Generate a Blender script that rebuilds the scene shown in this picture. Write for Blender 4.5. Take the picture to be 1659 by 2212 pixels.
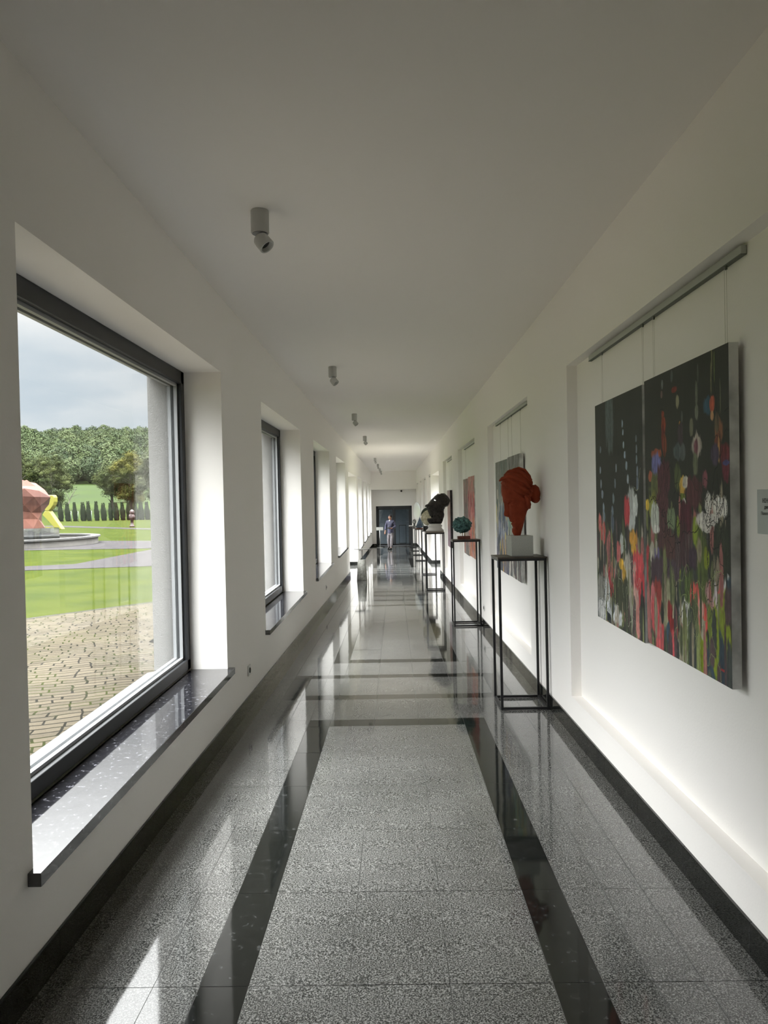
import bpy, bmesh, math, random
import numpy as np
from mathutils import Vector, Matrix, noise
random.seed(7); rng = np.random.default_rng(7)
for o in list(bpy.data.objects): bpy.data.objects.remove(o)
SC = bpy.context.scene; COL = SC.collection

# ---------------------------------------------------------------- camera
cam = bpy.data.cameras.new('camera'); co = bpy.data.objects.new('camera', cam); COL.objects.link(co)
Rv = Vector((0.9997136, 0.0131497, -0.0199929)).normalized()
Uv = Vector((0.0197561, 0.0178988, 0.9996446)).normalized()
Bv = Rv.cross(Uv).normalized(); Uv = Bv.cross(Rv)
m = Matrix((Rv, Uv, Bv)).transposed().to_4x4(); m.translation = Vector((0, 0, 1.55)); co.matrix_world = m
cam.sensor_fit = 'HORIZONTAL'; cam.sensor_width = 36.0; cam.lens = 36.0 * 1620 / 1659
cam.clip_start = 0.05; cam.clip_end = 1500
SC.camera = co

# ---------------------------------------------------------------- sky (overcast, bright towards the zenith)
W = bpy.data.worlds.new('overcast_sky'); SC.world = W; W.use_nodes = True
nt = W.node_tree; nt.nodes.clear(); N = nt.nodes.new; Lk = nt.links.new
out = N('ShaderNodeOutputWorld'); bg = N('ShaderNodeBackground'); tc = N('ShaderNodeTexCoord')
mp = N('ShaderNodeMapping'); mp.inputs['Scale'].default_value = (1.0, 1.0, 3.4); mp.inputs['Location'].default_value = (3.1, 0.4, 0.2)
Lk(tc.outputs['Generated'], mp.inputs['Vector'])
nz = N('ShaderNodeTexNoise'); nz.inputs['Scale'].default_value = 3.2; nz.inputs['Detail'].default_value = 7; nz.inputs['Roughness'].default_value = 0.55
Lk(mp.outputs['Vector'], nz.inputs['Vector'])
sp = N('ShaderNodeSeparateXYZ'); Lk(tc.outputs['Generated'], sp.inputs['Vector'])
ad = N('ShaderNodeMath'); ad.operation = 'MULTIPLY_ADD'; Lk(sp.outputs['Z'], ad.inputs[0]); ad.inputs[1].default_value = 1.75; Lk(nz.outputs['Fac'], ad.inputs[2])
cr = N('ShaderNodeValToRGB'); e = cr.color_ramp.elements
e[0].position = 0.50; e[0].color = (0.52, 0.62, 0.72, 1); e[1].position = 0.90; e[1].color = (1.0, 1.0, 1.0, 1)
k = cr.color_ramp.elements.new(0.66); k.color = (0.66, 0.73, 0.80, 1)
Lk(ad.outputs[0], cr.inputs['Fac'])
st = N('ShaderNodeMapRange'); st.interpolation_type = 'SMOOTHSTEP'
SKY_LOW, SKY_HIGH, WEST, EXPO = 0.49, 17.0, 0.9, 1.24
st.inputs['From Min'].default_value = 0.24; st.inputs['From Max'].default_value = 0.95
st.inputs['To Min'].default_value = SKY_LOW; st.inputs['To Max'].default_value = SKY_HIGH
Lk(sp.outputs['Z'], st.inputs['Value'])
# added sky glow low on the window side, unseen, to brighten the walls
vm = N('ShaderNodeVectorMath'); vm.operation = 'DOT_PRODUCT'; Lk(tc.outputs['Generated'], vm.inputs[0]); vm.inputs[1].default_value = Vector((-0.95, -0.12, 0.30)).normalized()
pw = N('ShaderNodeMath'); pw.operation = 'POWER'; mxm = N('ShaderNodeMath'); mxm.operation = 'MAXIMUM'; mxm.inputs[1].default_value = 0.0
Lk(vm.outputs['Value'], mxm.inputs[0]); Lk(mxm.outputs[0], pw.inputs[0]); pw.inputs[1].default_value = 7.0
gl_ = N('ShaderNodeMath'); gl_.operation = 'MULTIPLY_ADD'; Lk(pw.outputs[0], gl_.inputs[0]); gl_.inputs[1].default_value = WEST; Lk(st.outputs['Result'], gl_.inputs[2])
Lk(cr.outputs['Color'], bg.inputs['Color']); Lk(gl_.outputs[0], bg.inputs['Strength']); Lk(bg.outputs[0], out.inputs['Surface'])
W.cycles.sampling_method = 'MANUAL'; W.cycles.sample_map_resolution = 1024

vs = SC.view_settings; vs.view_transform = 'Standard'; vs.look = 'None'; vs.gamma = 1.0; vs.use_curve_mapping = False; vs.exposure = EXPO
cy = SC.cycles; cy.max_bounces = 10; cy.diffuse_bounces = 7; cy.glossy_bounces = 5; cy.transparent_max_bounces = 12
cy.sample_clamp_indirect = 4.0; cy.caustics_reflective = False; cy.use_denoising = True

# ---------------------------------------------------------------- geometry constants
K = 0.0253              # the corridor floor is a gentle ramp, falling away from the camera
HW = 1.22               # half width of the corridor
CEIL = 3.03
def zf(y): return -K * y

# ---------------------------------------------------------------- helpers
def srgb(r, g=None, b=None):
    c = (r, g, b) if g is not None else r
    return tuple(((v / 255) / 12.92 if v / 255 <= 0.04045 else ((v / 255 + 0.055) / 1.055) ** 2.4) for v in c)

def M(name, col, rough=0.6, metal=0.0, spec=0.5, var=0.0, scale=8.0, bump=0.0, bscale=60.0, col2=None, ior=None, vcol=None):
    mt = bpy.data.materials.new(name); mt.use_nodes = True; t = mt.node_tree; b = t.nodes['Principled BSDF']
    b.inputs['Base Color'].default_value = (*col, 1); b.inputs['Roughness'].default_value = rough
    b.inputs['Metallic'].default_value = metal; b.inputs['Specular IOR Level'].default_value = spec
    if ior: b.inputs['IOR'].default_value = ior
    tcn = t.nodes.new('ShaderNodeTexCoord')
    if vcol:
        a = t.nodes.new('ShaderNodeAttribute'); a.attribute_name = vcol; t.links.new(a.outputs['Color'], b.inputs['Base Color'])
    elif col2 is not None or var > 0:
        n = t.nodes.new('ShaderNodeTexNoise'); n.inputs['Scale'].default_value = scale; n.inputs['Detail'].default_value = 5
        t.links.new(tcn.outputs['Object'], n.inputs['Vector'])
        r = t.nodes.new('ShaderNodeValToRGB'); r.color_ramp.elements[0].position = 0.36; r.color_ramp.elements[1].position = 0.64
        c2 = col2 if col2 is not None else tuple(min(1, c * (1 + var)) for c in col)
        c1 = col if col2 is not None else tuple(c * (1 - var) for c in col)
        r.color_ramp.elements[0].color = (*c1, 1); r.color_ramp.elements[1].color = (*c2, 1)
        t.links.new(n.outputs['Fac'], r.inputs['Fac']); t.links.new(r.outputs['Color'], b.inputs['Base Color'])
    if bump > 0:
        n2 = t.nodes.new('ShaderNodeTexNoise'); n2.inputs['Scale'].default_value = bscale; n2.inputs['Detail'].default_value = 4
        t.links.new(tcn.outputs['Object'], n2.inputs['Vector'])
        bp = t.nodes.new('ShaderNodeBump'); bp.inputs['Strength'].default_value = bump; bp.inputs['Distance'].default_value = 0.02
        t.links.new(n2.outputs['Fac'], bp.inputs['Height']); t.links.new(bp.outputs['Normal'], b.inputs['Normal'])
    return mt

def link(o, parent=None):
    COL.objects.link(o)
    if parent is not None: o.parent = parent
    return o
def tag(o, label=None, cat=None, group=None, kind=None):
    if label: o['label'] = label
    if cat: o['category'] = cat
    if group: o['group'] = group
    if kind: o['kind'] = kind
    return o
def emp(name, loc, rot=(0, 0, 0)):
    o = bpy.data.objects.new(name, None); o.empty_display_size = 0.1; o.location = loc; o.rotation_euler = rot; return link(o)

class G:
    """collects shapes and links them as one mesh object"""
    def __init__(s): s.v = []; s.f = []; s.mi = []; s.sm = []
    def add(s, vs_, fs, mi=0, sm=False):
        n = len(s.v); s.v += [tuple(p) for p in vs_]; s.f += [tuple(i + n for i in f) for f in fs]
        s.mi += [mi] * len(fs); s.sm += [sm] * len(fs); return s
    def box(s, x0, x1, y0, y1, z0, z1, mi=0):
        return s.hexa(x0, x1, y0, y1, (z0, z0), (z1, z1), mi)
    def hexa(s, x0, x1, y0, y1, zb, zt, mi=0):   # zb, zt: heights at y0 and y1
        v = [(x0, y0, zb[0]), (x1, y0, zb[0]), (x1, y1, zb[1]), (x0, y1, zb[1]), (x0, y0, zt[0]), (x1, y0, zt[0]), (x1, y1, zt[1]), (x0, y1, zt[1])]
        return s.add(v, [(3, 2, 1, 0), (4, 5, 6, 7), (0, 1, 5, 4), (1, 2, 6, 5), (2, 3, 7, 6), (3, 0, 4, 7)], mi)
    def lathe(s, prof, c=(0, 0, 0), n=32, mi=0, ax=None, sm=True, ring=False):
        vs_ = []; fs = []
        for r, z in prof:
            for i in range(n):
                a = 2 * math.pi * i / n; vs_.append((r * math.cos(a), r * math.sin(a), z))
        for j in range(len(prof) - 1):
            for i in range(n):
                a, b = j * n + i, j * n + (i + 1) % n; fs.append((a, b, b + n, a + n))
        if ring:
            for i in range(n):
                a, b = (len(prof) - 1) * n + i, (len(prof) - 1) * n + (i + 1) % n; fs.append((a, b, (i + 1) % n, i))
        else: fs.append(tuple(reversed(range(n)))); fs.append(tuple((len(prof) - 1) * n + i for i in range(n)))
        q = Vector((0, 0, 1)).rotation_difference(Vector(ax)) if ax else None
        vs_ = [((q @ Vector(p)) if q else Vector(p)) + Vector(c) for p in vs_]
        s.add(vs_, fs, mi, sm and not ring); s.sm[-1] = False; s.sm[-2] = False
        return s
    def tube(s, pts, r, n=8, mi=0):
        rs = r if isinstance(r, (list, tuple)) else [r] * len(pts); P = [Vector(p) for p in pts]; vs_ = []; fs = []
        for i, p in enumerate(P):
            d = (P[min(i + 1, len(P) - 1)] - P[max(i - 1, 0)]).normalized()
            u = d.cross(Vector((0, 0, 1)) if abs(d.z) < 0.95 else Vector((1, 0, 0))).normalized(); w = d.cross(u)
            for k in range(n):
                a = 2 * math.pi * k / n; vs_.append(p + (u * math.cos(a) + w * math.sin(a)) * rs[i])
        for i in range(len(P) - 1):
            for k in range(n):
                a, b = i * n + k, i * n + (k + 1) % n; fs.append((a, b, b + n, a + n))
        fs.append(tuple(range(n))); fs.append(tuple((len(P) - 1) * n + k for k in reversed(range(n))))
        return s.add(vs_, fs, mi, True)
    def prism(s, poly, a0, a1, axis='y', mi=0):
        """extrude a polygon of (h, z) pairs between a0 and a1 along axis"""
        n = len(poly)
        if axis == 'y': vs_ = [(h, a0, z) for h, z in poly] + [(h, a1, z) for h, z in poly]
        elif axis == 'x': vs_ = [(a0, h, z) for h, z in poly] + [(a1, h, z) for h, z in poly]
        else: vs_ = [(h, z, a0) for h, z in poly] + [(h, z, a1) for h, z in poly]
        fs = [tuple(range(n)), tuple(reversed(range(n, 2 * n)))] + [(i, i + n, (i + 1) % n + n, (i + 1) % n) for i in range(n)]
        return s.add(vs_, fs, mi)
    def ico(s, c, r, sub=2, disp=0.0, freq=2.0, sc=(1, 1, 1), mi=0, seed=0.0, rot=None):
        bm = bmesh.new(); bmesh.ops.create_icosphere(bm, subdivisions=sub, radius=1.0); vs_ = []
        for v in bm.verts:
            p = v.co.normalized(); k = 1 + disp * noise.fractal(p * freq + Vector((seed, seed * 1.7, -seed)), 1.0, 2.0, 3) if disp else 1
            q = Vector((p.x * sc[0], p.y * sc[1], p.z * sc[2])) * (r * k)
            if rot is not None: q = rot @ q
            vs_.append(q + Vector(c))
        fs = [tuple(v.index for v in f.verts) for f in bm.faces]; bm.free()
        return s.add(vs_, fs, mi, True)
    def mesh(s, name):
        me = bpy.data.meshes.new(name); me.from_pydata(s.v, [], s.f)
        me.polygons.foreach_set('material_index', s.mi); me.polygons.foreach_set('use_smooth', s.sm)
        bm = bmesh.new(); bm.from_mesh(me); bmesh.ops.recalc_face_normals(bm, faces=bm.faces); bm.to_mesh(me); bm.free(); me.update()
        return me
    def obj(s, name, mats, parent=None, bevel=0.0, loc=None, rot=None):
        me = s.mesh(name)
        for mm in (mats if isinstance(mats, (list, tuple)) else [mats]): me.materials.append(mm)
        o = bpy.data.objects.new(name, me)
        if loc: o.location = loc
        if rot: o.rotation_euler = rot
        if bevel:
            b = o.modifiers.new('bevel', 'BEVEL'); b.width = bevel; b.segments = 2; b.limit_method = 'ANGLE'; b.angle_limit = 0.6
        return link(o, parent)
def struct(o): o['kind'] = 'structure'; return o

def copy_tree(o, parent=None):
    c = o.copy(); link(c, parent)
    for ch in list(o.children): copy_tree(ch, c)
    return c

def bake(o):
    """replace modifiers by their result"""
    bpy.context.view_layer.update(); dg = bpy.context.evaluated_depsgraph_get()
    me = bpy.data.meshes.new_from_object(o.evaluated_get(dg)); old = o.data; o.modifiers.clear(); o.data = me; me.name = old.name
    return o

# ---------------------------------------------------------------- materials
m_wall = M('white_plaster', (0.91, 0.885, 0.855), 0.9, spec=0.2, bump=0.04, bscale=90)
m_ceil = M('ceiling_paint', (0.91, 0.88, 0.845), 0.95, spec=0.1)
m_ext = M('exterior_render', (0.16, 0.16, 0.156), 0.9, spec=0.1, bump=0.3, bscale=120)
m_black = M('black_steel', (0.012, 0.012, 0.013), 0.42, spec=0.4)
m_frame = M('anthracite_frame', (0.022, 0.024, 0.027), 0.45, spec=0.4)
m_gasket = M('grey_gasket', (0.30, 0.31, 0.32), 0.5)
m_extsill = M('painted_metal_sill', (0.075, 0.078, 0.082), 0.55, spec=0.3)
m_grout = M('grout', (0.13, 0.13, 0.125), 0.8)
m_lampw = M('white_lamp_enamel', (0.50, 0.50, 0.48), 0.45)
m_chrome = M('chrome', (0.7, 0.7, 0.7), 0.15, metal=1)
m_alu = M('brushed_rail', (0.46, 0.48, 0.45), 0.4, metal=0.3)
m_ledge = M('rail_edge', (0.10, 0.11, 0.10), 0.5)
m_wire = M('nylon_cord', (0.55, 0.53, 0.48), 0.5)
m_dark = M('dark_plastic', (0.02, 0.02, 0.02), 0.4)
m_white = M('white_plastic', (0.72, 0.72, 0.70), 0.4)

def granite(name, dark, mid, light, scale, rough, p=(0.40, 0.5, 0.60)):
    mt = bpy.data.materials.new(name); mt.use_nodes = True; t = mt.node_tree; b = t.nodes['Principled BSDF']
    g = t.nodes.new('ShaderNodeNewGeometry'); n = t.nodes.new('ShaderNodeTexNoise'); n.inputs['Scale'].default_value = scale
    n.inputs['Detail'].default_value = 2.5; n.inputs['Roughness'].default_value = 0.75; t.links.new(g.outputs['Position'], n.inputs['Vector'])
    n2 = t.nodes.new('ShaderNodeTexNoise'); n2.inputs['Scale'].default_value = 2.0; n2.inputs['Detail'].default_value = 3; t.links.new(g.outputs['Position'], n2.inputs['Vector'])
    a = t.nodes.new('ShaderNodeMath'); a.operation = 'MULTIPLY_ADD'; t.links.new(n2.outputs['Fac'], a.inputs[0]); a.inputs[1].default_value = 0.10; t.links.new(n.outputs['Fac'], a.inputs[2])
    s_ = t.nodes.new('ShaderNodeMath'); s_.operation = 'SUBTRACT'; t.links.new(a.outputs[0], s_.inputs[0]); s_.inputs[1].default_value = 0.05
    r = t.nodes.new('ShaderNodeValToRGB'); el = r.color_ramp.elements
    el[0].position = p[0]; el[0].color = (*dark, 1); el[1].position = p[2]; el[1].color = (*light, 1); q = el.new(p[1]); q.color = (*mid, 1)
    t.links.new(s_.outputs[0], r.inputs['Fac']); t.links.new(r.outputs['Color'], b.inputs['Base Color'])
    b.inputs['Roughness'].default_value = rough; b.inputs['IOR'].default_value = 1.5
    # very slight waviness of the polish
    n3 = t.nodes.new('ShaderNodeTexNoise'); n3.inputs['Scale'].default_value = 6.0; n3.inputs['Detail'].default_value = 1; t.links.new(g.outputs['Position'], n3.inputs['Vector'])
    bp = t.nodes.new('ShaderNodeBump'); bp.inputs['Strength'].default_value = 0.12; bp.inputs['Distance'].default_value = 0.003
    t.links.new(n3.outputs['Fac'], bp.inputs['Height']); t.links.new(bp.outputs['Normal'], b.inputs['Normal'])
    return mt
m_gran = granite('grey_granite', (0.016, 0.017, 0.016), (0.085, 0.086, 0.082), (0.255, 0.255, 0.246), 185, 0.06, (0.38, 0.50, 0.62))
m_gblk = granite('black_granite', (0.008, 0.009, 0.008), (0.012, 0.013, 0.012), (0.05, 0.052, 0.052), 26, 0.05, (0.45, 0.62, 0.74))
m_sill = granite('black_sill_stone', (0.010, 0.010, 0.012), (0.016, 0.016, 0.019), (0.22, 0.22, 0.25), 34, 0.06, (0.45, 0.60, 0.76))
m_sill.node_tree.nodes['Principled BSDF'].inputs['IOR'].default_value = 2.0

def glass(name, tint=(1, 1, 1), boost=1.0):
    mt = bpy.data.materials.new(name); mt.use_nodes = True; t = mt.node_tree; t.nodes.clear()
    o = t.nodes.new('ShaderNodeOutputMaterial'); mx = t.nodes.new('ShaderNodeMixShader'); tr = t.nodes.new('ShaderNodeBsdfTransparent')
    gl = t.nodes.new('ShaderNodeBsdfGlossy'); gl.inputs['Roughness'].default_value = 0.0; fr = t.nodes.new('ShaderNodeFresnel'); 
    ge = t.nodes.new('ShaderNodeNewGeometry'); ir = t.nodes.new('ShaderNodeMapRange'); ir.inputs['To Min'].default_value = 1.5; ir.inputs['To Max'].default_value = 1 / 1.5   # same reflectance on both faces of the pane
    t.links.new(ge.outputs['Backfacing'], ir.inputs['Value']); t.links.new(ir.outputs['Result'], fr.inputs['IOR'])
    ml = t.nodes.new('ShaderNodeMath'); ml.operation = 'MULTIPLY'; ml.inputs[1].default_value = boost; ml.use_clamp = True
    tr.inputs['Color'].default_value = (*tint, 1); t.links.new(fr.outputs[0], ml.inputs[0]); t.links.new(ml.outputs[0], mx.inputs[0])
    t.links.new(tr.outputs[0], mx.inputs[1]); t.links.new(gl.outputs[0], mx.inputs[2]); t.links.new(mx.outputs[0], o.inputs['Surface'])
    return mt
m_glass = glass('window_glass', (0.98, 0.99, 0.985), 0.75)
m_dglass = glass('door_glass', (0.55, 0.60, 0.62), 1.3)

# ================================================================ THE BUILDING
WIN = [(2.45, 5.36, .335, 2.48), (6.98, 9.89, .335, 2.48), (11.50, 14.33, .335, 2.48), (16.03, 18.93, .335, 2.48),
       (25.7, 28.6, -.175, 2.33), (30.1, 33.0, -.175, 2.33), (34.4, 37.3, -.175, 2.33), (38.0, 40.4, -.175, 2.33)]
BAY = (20.2, 24.7, 2.30)
Y0, Y1 = -7.0, 41.3
# left wall: piers, spandrels and lintels
g = G(); XO = -1.57
holes = sorted([(a, b, c, d) for a, b, c, d in WIN] + [(BAY[0], BAY[1], None, BAY[2])])
yc = Y0
for a, b, c, d in holes:
    g.hexa(XO, -HW, yc, a, (-1.4, -1.4), (3.3, 3.3)); g.box(XO, -HW, a, b, d, 3.3)
    if c is not None: g.box(XO, -HW, a, b, -1.4, c)
    yc = b
g.box(XO, -HW, yc, Y1 + .3, -1.4, 3.3)
struct(g.obj('wall_left', m_wall))
# thin coat of render on the outside of the left wall
g = G(); yc = Y0; XR = -1.75
for a, b, c, d in holes:
    g.box(XR, XO, yc, a, -1.4, 3.45); g.box(XR, XO, a, b, d, 3.45)
    if c is not None: g.box(XR, XO, a, b, -1.4, c - .03)
    yc = b
g.box(XR, XO, yc, Y1 + .3, -1.4, 3.45)
struct(g.obj('trim_1', m_ext))
# right wall: back slab, then a front layer that leaves shallow picture niches
NICHE = [(2.36, 5.26, 2.45), (6.80, 9.68, 2.45), (11.25, 14.13, 2.44), (15.62, 18.42, 2.43),
         (24.95, 27.2, 2.35), (28.7, 31.4, 2.35), (33.0, 35.9, 2.35), (37.3, 40.2, 2.35), (-2.1, 0.85, 2.45), (-6.6, -3.7, 2.45)]
XB = HW + .072
g = G()
g.box(XB, 1.75, Y0, BAY[0], -1.4, 3.3); g.box(XB, 1.75, BAY[0], BAY[1], BAY[2] - .02, 3.3); g.box(XB, 1.75, BAY[1], Y1 + .3, -1.4, 3.3)
yc = Y0
for a, b, d in sorted(NICHE + [(BAY[0], BAY[1], -9)]):
    top = BAY[2] - .02 if d == -9 else d
    g.box(HW, XB, yc, a, -1.4, 3.3); g.box(HW, XB, a, b, top, 3.3)
    if d != -9: g.hexa(HW, XB, a, b, (-1.4, -1.4), (zf(a) + .27, zf(b) + .27))
    yc = b
g.box(HW, XB, yc, Y1 + .3, -1.4, 3.3)
struct(g.obj('wall_right', m_wall))
# ceiling, header, end wall, back wall
struct(G().box(-1.75, 1.75, Y0 - .3, 46.5, CEIL, CEIL + .3).obj('ceiling', m_ceil))
struct(G().box(-HW, HW, 40.5, 40.75, 2.045, CEIL).obj('trim_2', m_wall))
g = G(); DX0, DX1, DT = -1.0, 0.975, 1.145
g.box(-HW, DX0, Y1, Y1 + .25, -1.3, CEIL); g.box(DX1, HW, Y1, Y1 + .25, -1.3, CEIL); g.box(DX0, DX1, Y1, Y1 + .25, DT, CEIL)
struct(g.obj('wall_end', m_wall))
struct(G().box(-HW, HW, Y0 - .25, Y0, -.3, CEIL).obj('wall_back', m_wall))
# room beyond the glass doors
g = G(); g.box(-2.2, -1.75, Y1 + .25, 42.6, -1.5, 3.2); g.box(-2.2, -1.75, 45.4, 46.2, -1.5, 3.2); g.box(-2.2, -1.75, 42.6, 45.4, 1.9, 3.2); g.box(-2.2, -1.75, 42.6, 45.4, -1.5, -.6); g.box(1.75, 2.2, Y1 + .25, 46.2, -1.5, 3.2); g.box(-2.2, 2.2, 46.2, 46.5, -1.5, 3.2)  # opening in the left side is added to let daylight into this room
g.box(-1.75, -HW, Y1 + .25, Y1 + .3, -1.4, 3.1); g.box(HW, 1.75, Y1 + .25, Y1 + .3, -1.4, 3.1)
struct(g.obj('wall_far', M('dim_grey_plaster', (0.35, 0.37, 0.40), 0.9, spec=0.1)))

# ---------------------------------------------------------------- floor: polished granite in bordered panels
g = G(); FE = 46.2
g.hexa(-1.73, 1.73, Y0, FE, (zf(Y0) - .35, zf(FE) - .35), (zf(Y0) - .0015, zf(FE) - .0015), 2)
XS = [-1.73, -1.215, -1.0, -.835, -.68, -.515, -.18, .155, .495, .66, .83, .99, 1.215, 1.73]
def black(xa, xb, ya, yb):
    xm = (xa + xb) / 2; ym = (ya + yb) / 2; t = (ym - 5.56) % 7.57       # one bay of the pattern
    if t < .18: return -.68 < xm < .66                                     # near border closes the long panel
    if .82 < t < .98 or 1.67 < t < 1.82: return -1.0 < xm < .99            # short cross panel
    if .98 <= t <= 1.67: return -1.0 < xm < -.835 or .83 < xm < .99
    if t > 2.43 and t < 2.61: return -.68 < xm < .66
    if t >= 2.61: return -.68 < xm < -.515 or .495 < xm < .66
    return False
base = 5.56 - 7.57 * 2
while base < FE:
    ys = [0, .18, .82, .98, 1.67, 1.82, 2.43, 2.61] + [2.61 + .62 * i for i in range(1, 8)] + [7.57]
    for i in range(len(ys) - 1):
        ya, yb = base + ys[i], base + ys[i + 1]
        if yb < Y0 or ya > FE: continue
        for j in range(len(XS) - 1):
            xa, xb = XS[j], XS[j + 1]; gp = .0012
            if xa < -1.3 or xb > 1.3:
                pass
            tx, ty = random.gauss(0, .0007), random.gauss(0, .0009); cxm, cym = (xa + xb) / 2, (ya + yb) / 2
            P = [(x, y, zf(y) + (x - cxm) * tx + (y - cym) * ty) for x, y in ((xa + gp, ya + gp), (xb - gp, ya + gp), (xb - gp, yb - gp), (xa + gp, yb - gp))]
            g.add(P, [(0, 1, 2, 3)], 1 if black(xa, xb, ya, yb) else 0)
    base += 7.57
floor = struct(g.obj('floor', [m_gran, m_gblk, m_grout]))
# ---------------------------------------------------------------- skirting
def skirt(name, side, runs, faces):
    g = G()
    for a, b in runs:
        y = a
        while y < b - .01:
            y2 = min(b, y + .6); t = .013
            x0, x1 = (-HW, -HW + t) if side < 0 else (HW - t, HW)
            g.hexa(x0, x1, y + .0008, y2 - .0008, (zf(y) - .01, zf(y2) - .01), (zf(y) + .118, zf(y2) + .118)); y = y2
    for y, s in faces:
        x0, x1 = (-HW - .32, -HW) if side < 0 else (HW, HW + .32)
        g.box(x0, x1, y - .013, y, zf(y) - .02, zf(y) + .118)
    struct(g.obj(name, m_gblk, bevel=.002))
skirt('baseboard_left', -1, [(Y0, BAY[0]), (BAY[1], Y1)], [(BAY[1], 1)])
skirt('baseboard_right', 1, [(Y0, BAY[0]), (BAY[1], Y1)], [(BAY[1], 1)])
g = G(); g.box(-HW, DX0, Y1 - .013, Y1, zf(Y1) - .02, zf(Y1) + .118); g.box(DX1, HW, Y1 - .013, Y1, zf(Y1) - .02, zf(Y1) + .118)
struct(g.obj('baseboard_end', m_gblk))

# ---------------------------------------------------------------- windows
XF = -1.485
for n, (a, b, c, d) in enumerate(WIN):
    g = G(); x0, x1 = XF - .085, XF
    fb, ft, fs = .075, .09, .075
    z0, z1 = c + .025, d
    g.box(x0, x1, a, b, z0, z0 + fb); g.box(x0, x1, a, b, z1 - ft, z1); g.box(x0, x1, a, a + fs, z0, z1); g.box(x0, x1, b - fs, b, z0, z1)
    w = g.obj('window_%d' % (n + 1), m_frame, bevel=.004); struct(w)
    g = G(); q = .018; X0, X1 = XF - .05, XF - .028                       # inner sash gasket
    ya, yb, za, zb = a + fs, b - fs, z0 + fb, z1 - ft
    for o_ in (0, .045):
        g.box(X0 - o_, X1 - o_, ya, yb, za, za + q); g.box(X0 - o_, X1 - o_, ya, yb, zb - q, zb); g.box(X0 - o_, X1 - o_, ya, ya + q, za, zb); g.box(X0 - o_, X1 - o_, yb - q, yb, za, zb)
    g.obj('gasket', m_gasket, w)
    G().box(XF - .058, XF - .052, ya, yb, za, zb).obj('glass_pane', m_glass, w)
    g = G(); y = a - .0
    g.prism([(XF, a), (-HW, a), (-HW, a - .04), (-HW + .045, a - .04), (-HW + .045, b + .045), (-HW, b + .045), (-HW, b), (XF, b)], c - .03, c + .015, 'z')
    g.obj('window_sill', m_sill, w, bevel=.002)
    g = G(); g.prism([(XF - .085, c + .035), (XR - .05, c - .005), (XR - .05, c - .03), (XF - .085, c - .01)], a, b, 'y')
    g.obj('outer_sill', m_extsill, w)
# glazed bays of the crossing, left and right
for n, sx in ((9, -1), (10, 1)):
    g = G(); xa, xb = sorted((sx * (HW + .32), sx * (HW + .40))); a, b, d = BAY[0], BAY[1], BAY[2] if sx < 0 else BAY[2] - .02
    zb_ = zf(22) - .02
    for y in (a, a + (b - a) / 3 - .03, a + 2 * (b - a) / 3 - .03, b - .06): g.box(xa, xb, y, y + .06, zf(y) - .06, d)
    g.box(xa, xb, a, b, d - .07, d); g.hexa(xa, xb, a, b, (zf(a) - .02, zf(b) - .02), (zf(a) + .08, zf(b) + .08))
    w = struct(g.obj('window_%d' % n, m_frame, bevel=.004))
    xm = (xa + xb) / 2
    g = G(); g.hexa(xm - .003, xm + .003, a + .05, b - .05, (zf(a) + .07, zf(b) + .07), (d - .06, d - .06)); g.obj('glass_pane', m_glass, w)
# ---------------------------------------------------------------- glass double door at the far end
zd = zf(Y1)
g = G(); ya, yb = Y1 + .02, Y1 + .10
g.box(DX0, DX0 + .09, ya, yb, zd, DT); g.box(DX1 - .09, DX1, ya, yb, zd, DT); g.box(DX0, DX1, ya, yb, DT - .15, DT)
dr = struct(g.obj('door_1', m_frame, bevel=.004))
for s, (xa, xb) in enumerate(((DX0 + .09, -.015), (-.011, DX1 - .09))):
    g = G(); t = .085
    g.box(xa, xa + t, ya + .01, yb - .01, zd + .01, DT - .15); g.box(xb - t, xb, ya + .01, yb - .01, zd + .01, DT - .15)
    g.box(xa, xb, ya + .01, yb - .01, zd + .01, zd + .10); g.box(xa, xb, ya + .01, yb - .01, DT - .20, DT - .15)
    lf = g.obj('door_leaf', m_frame, dr, bevel=.004)
    G().box(xa + t, xb - t, ya + .035, ya + .045, zd + .09, DT - .19).obj('glass_pane', m_dglass, lf)
    hx = xb - .04 if s == 0 else xa + .04
    g = G(); g.tube([(hx, ya - .05, zd + .85), (hx, ya - .05, zd + 1.35)], .013); g.tube([(hx, ya - .05, zd + .9), (hx, ya + .01, zd + .9)], .008); g.tube([(hx, ya - .05, zd + 1.3), (hx, ya + .01, zd + 1.3)], .008)
    g.obj('door_handle', m_chrome, lf)

# ================================================================ CEILING SPOTLIGHTS
def spotlight():
    t = emp('ceiling_spotlight', (0, 0, 0))
    g = G(); g.lathe([(.044, 0), (.046, -.004), (.046, -.112), (.043, -.116)], n=40); g.obj('lamp_body', m_lampw, t)
    g = G(); g.lathe([(.040, -.1155), (.040, -.118)], n=32); g.obj('base_plate', M('lamp_underside', (0.16, 0.16, 0.16), 0.35) if not bpy.data.materials.get('lamp_underside') else bpy.data.materials['lamp_underside'], t)
    ax = Vector((.60, -.22, -.77)).normalized(); c = Vector((.012, -.012, -.158))
    g = G(); g.tube([(.004, 0, -.116), (.004, 0, -.140)], .008, 12); g.obj('swivel_joint', m_chrome, t)
    g = G(); g.lathe([(.030, -.028), (.038, -.018), (.040, 0), (.041, .042), (.039, .045), (.033, .045), (.031, .040), (.028, .020)], c=c, n=40, ax=ax)
    h = g.obj('lamp_head', m_lampw, t)
    g = G(); g.lathe([(.0275, .0215), (.0275, .023)], c=c, n=32, ax=ax); g.obj('lens', m_dark, h)
    return t
proto = spotlight()
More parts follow.
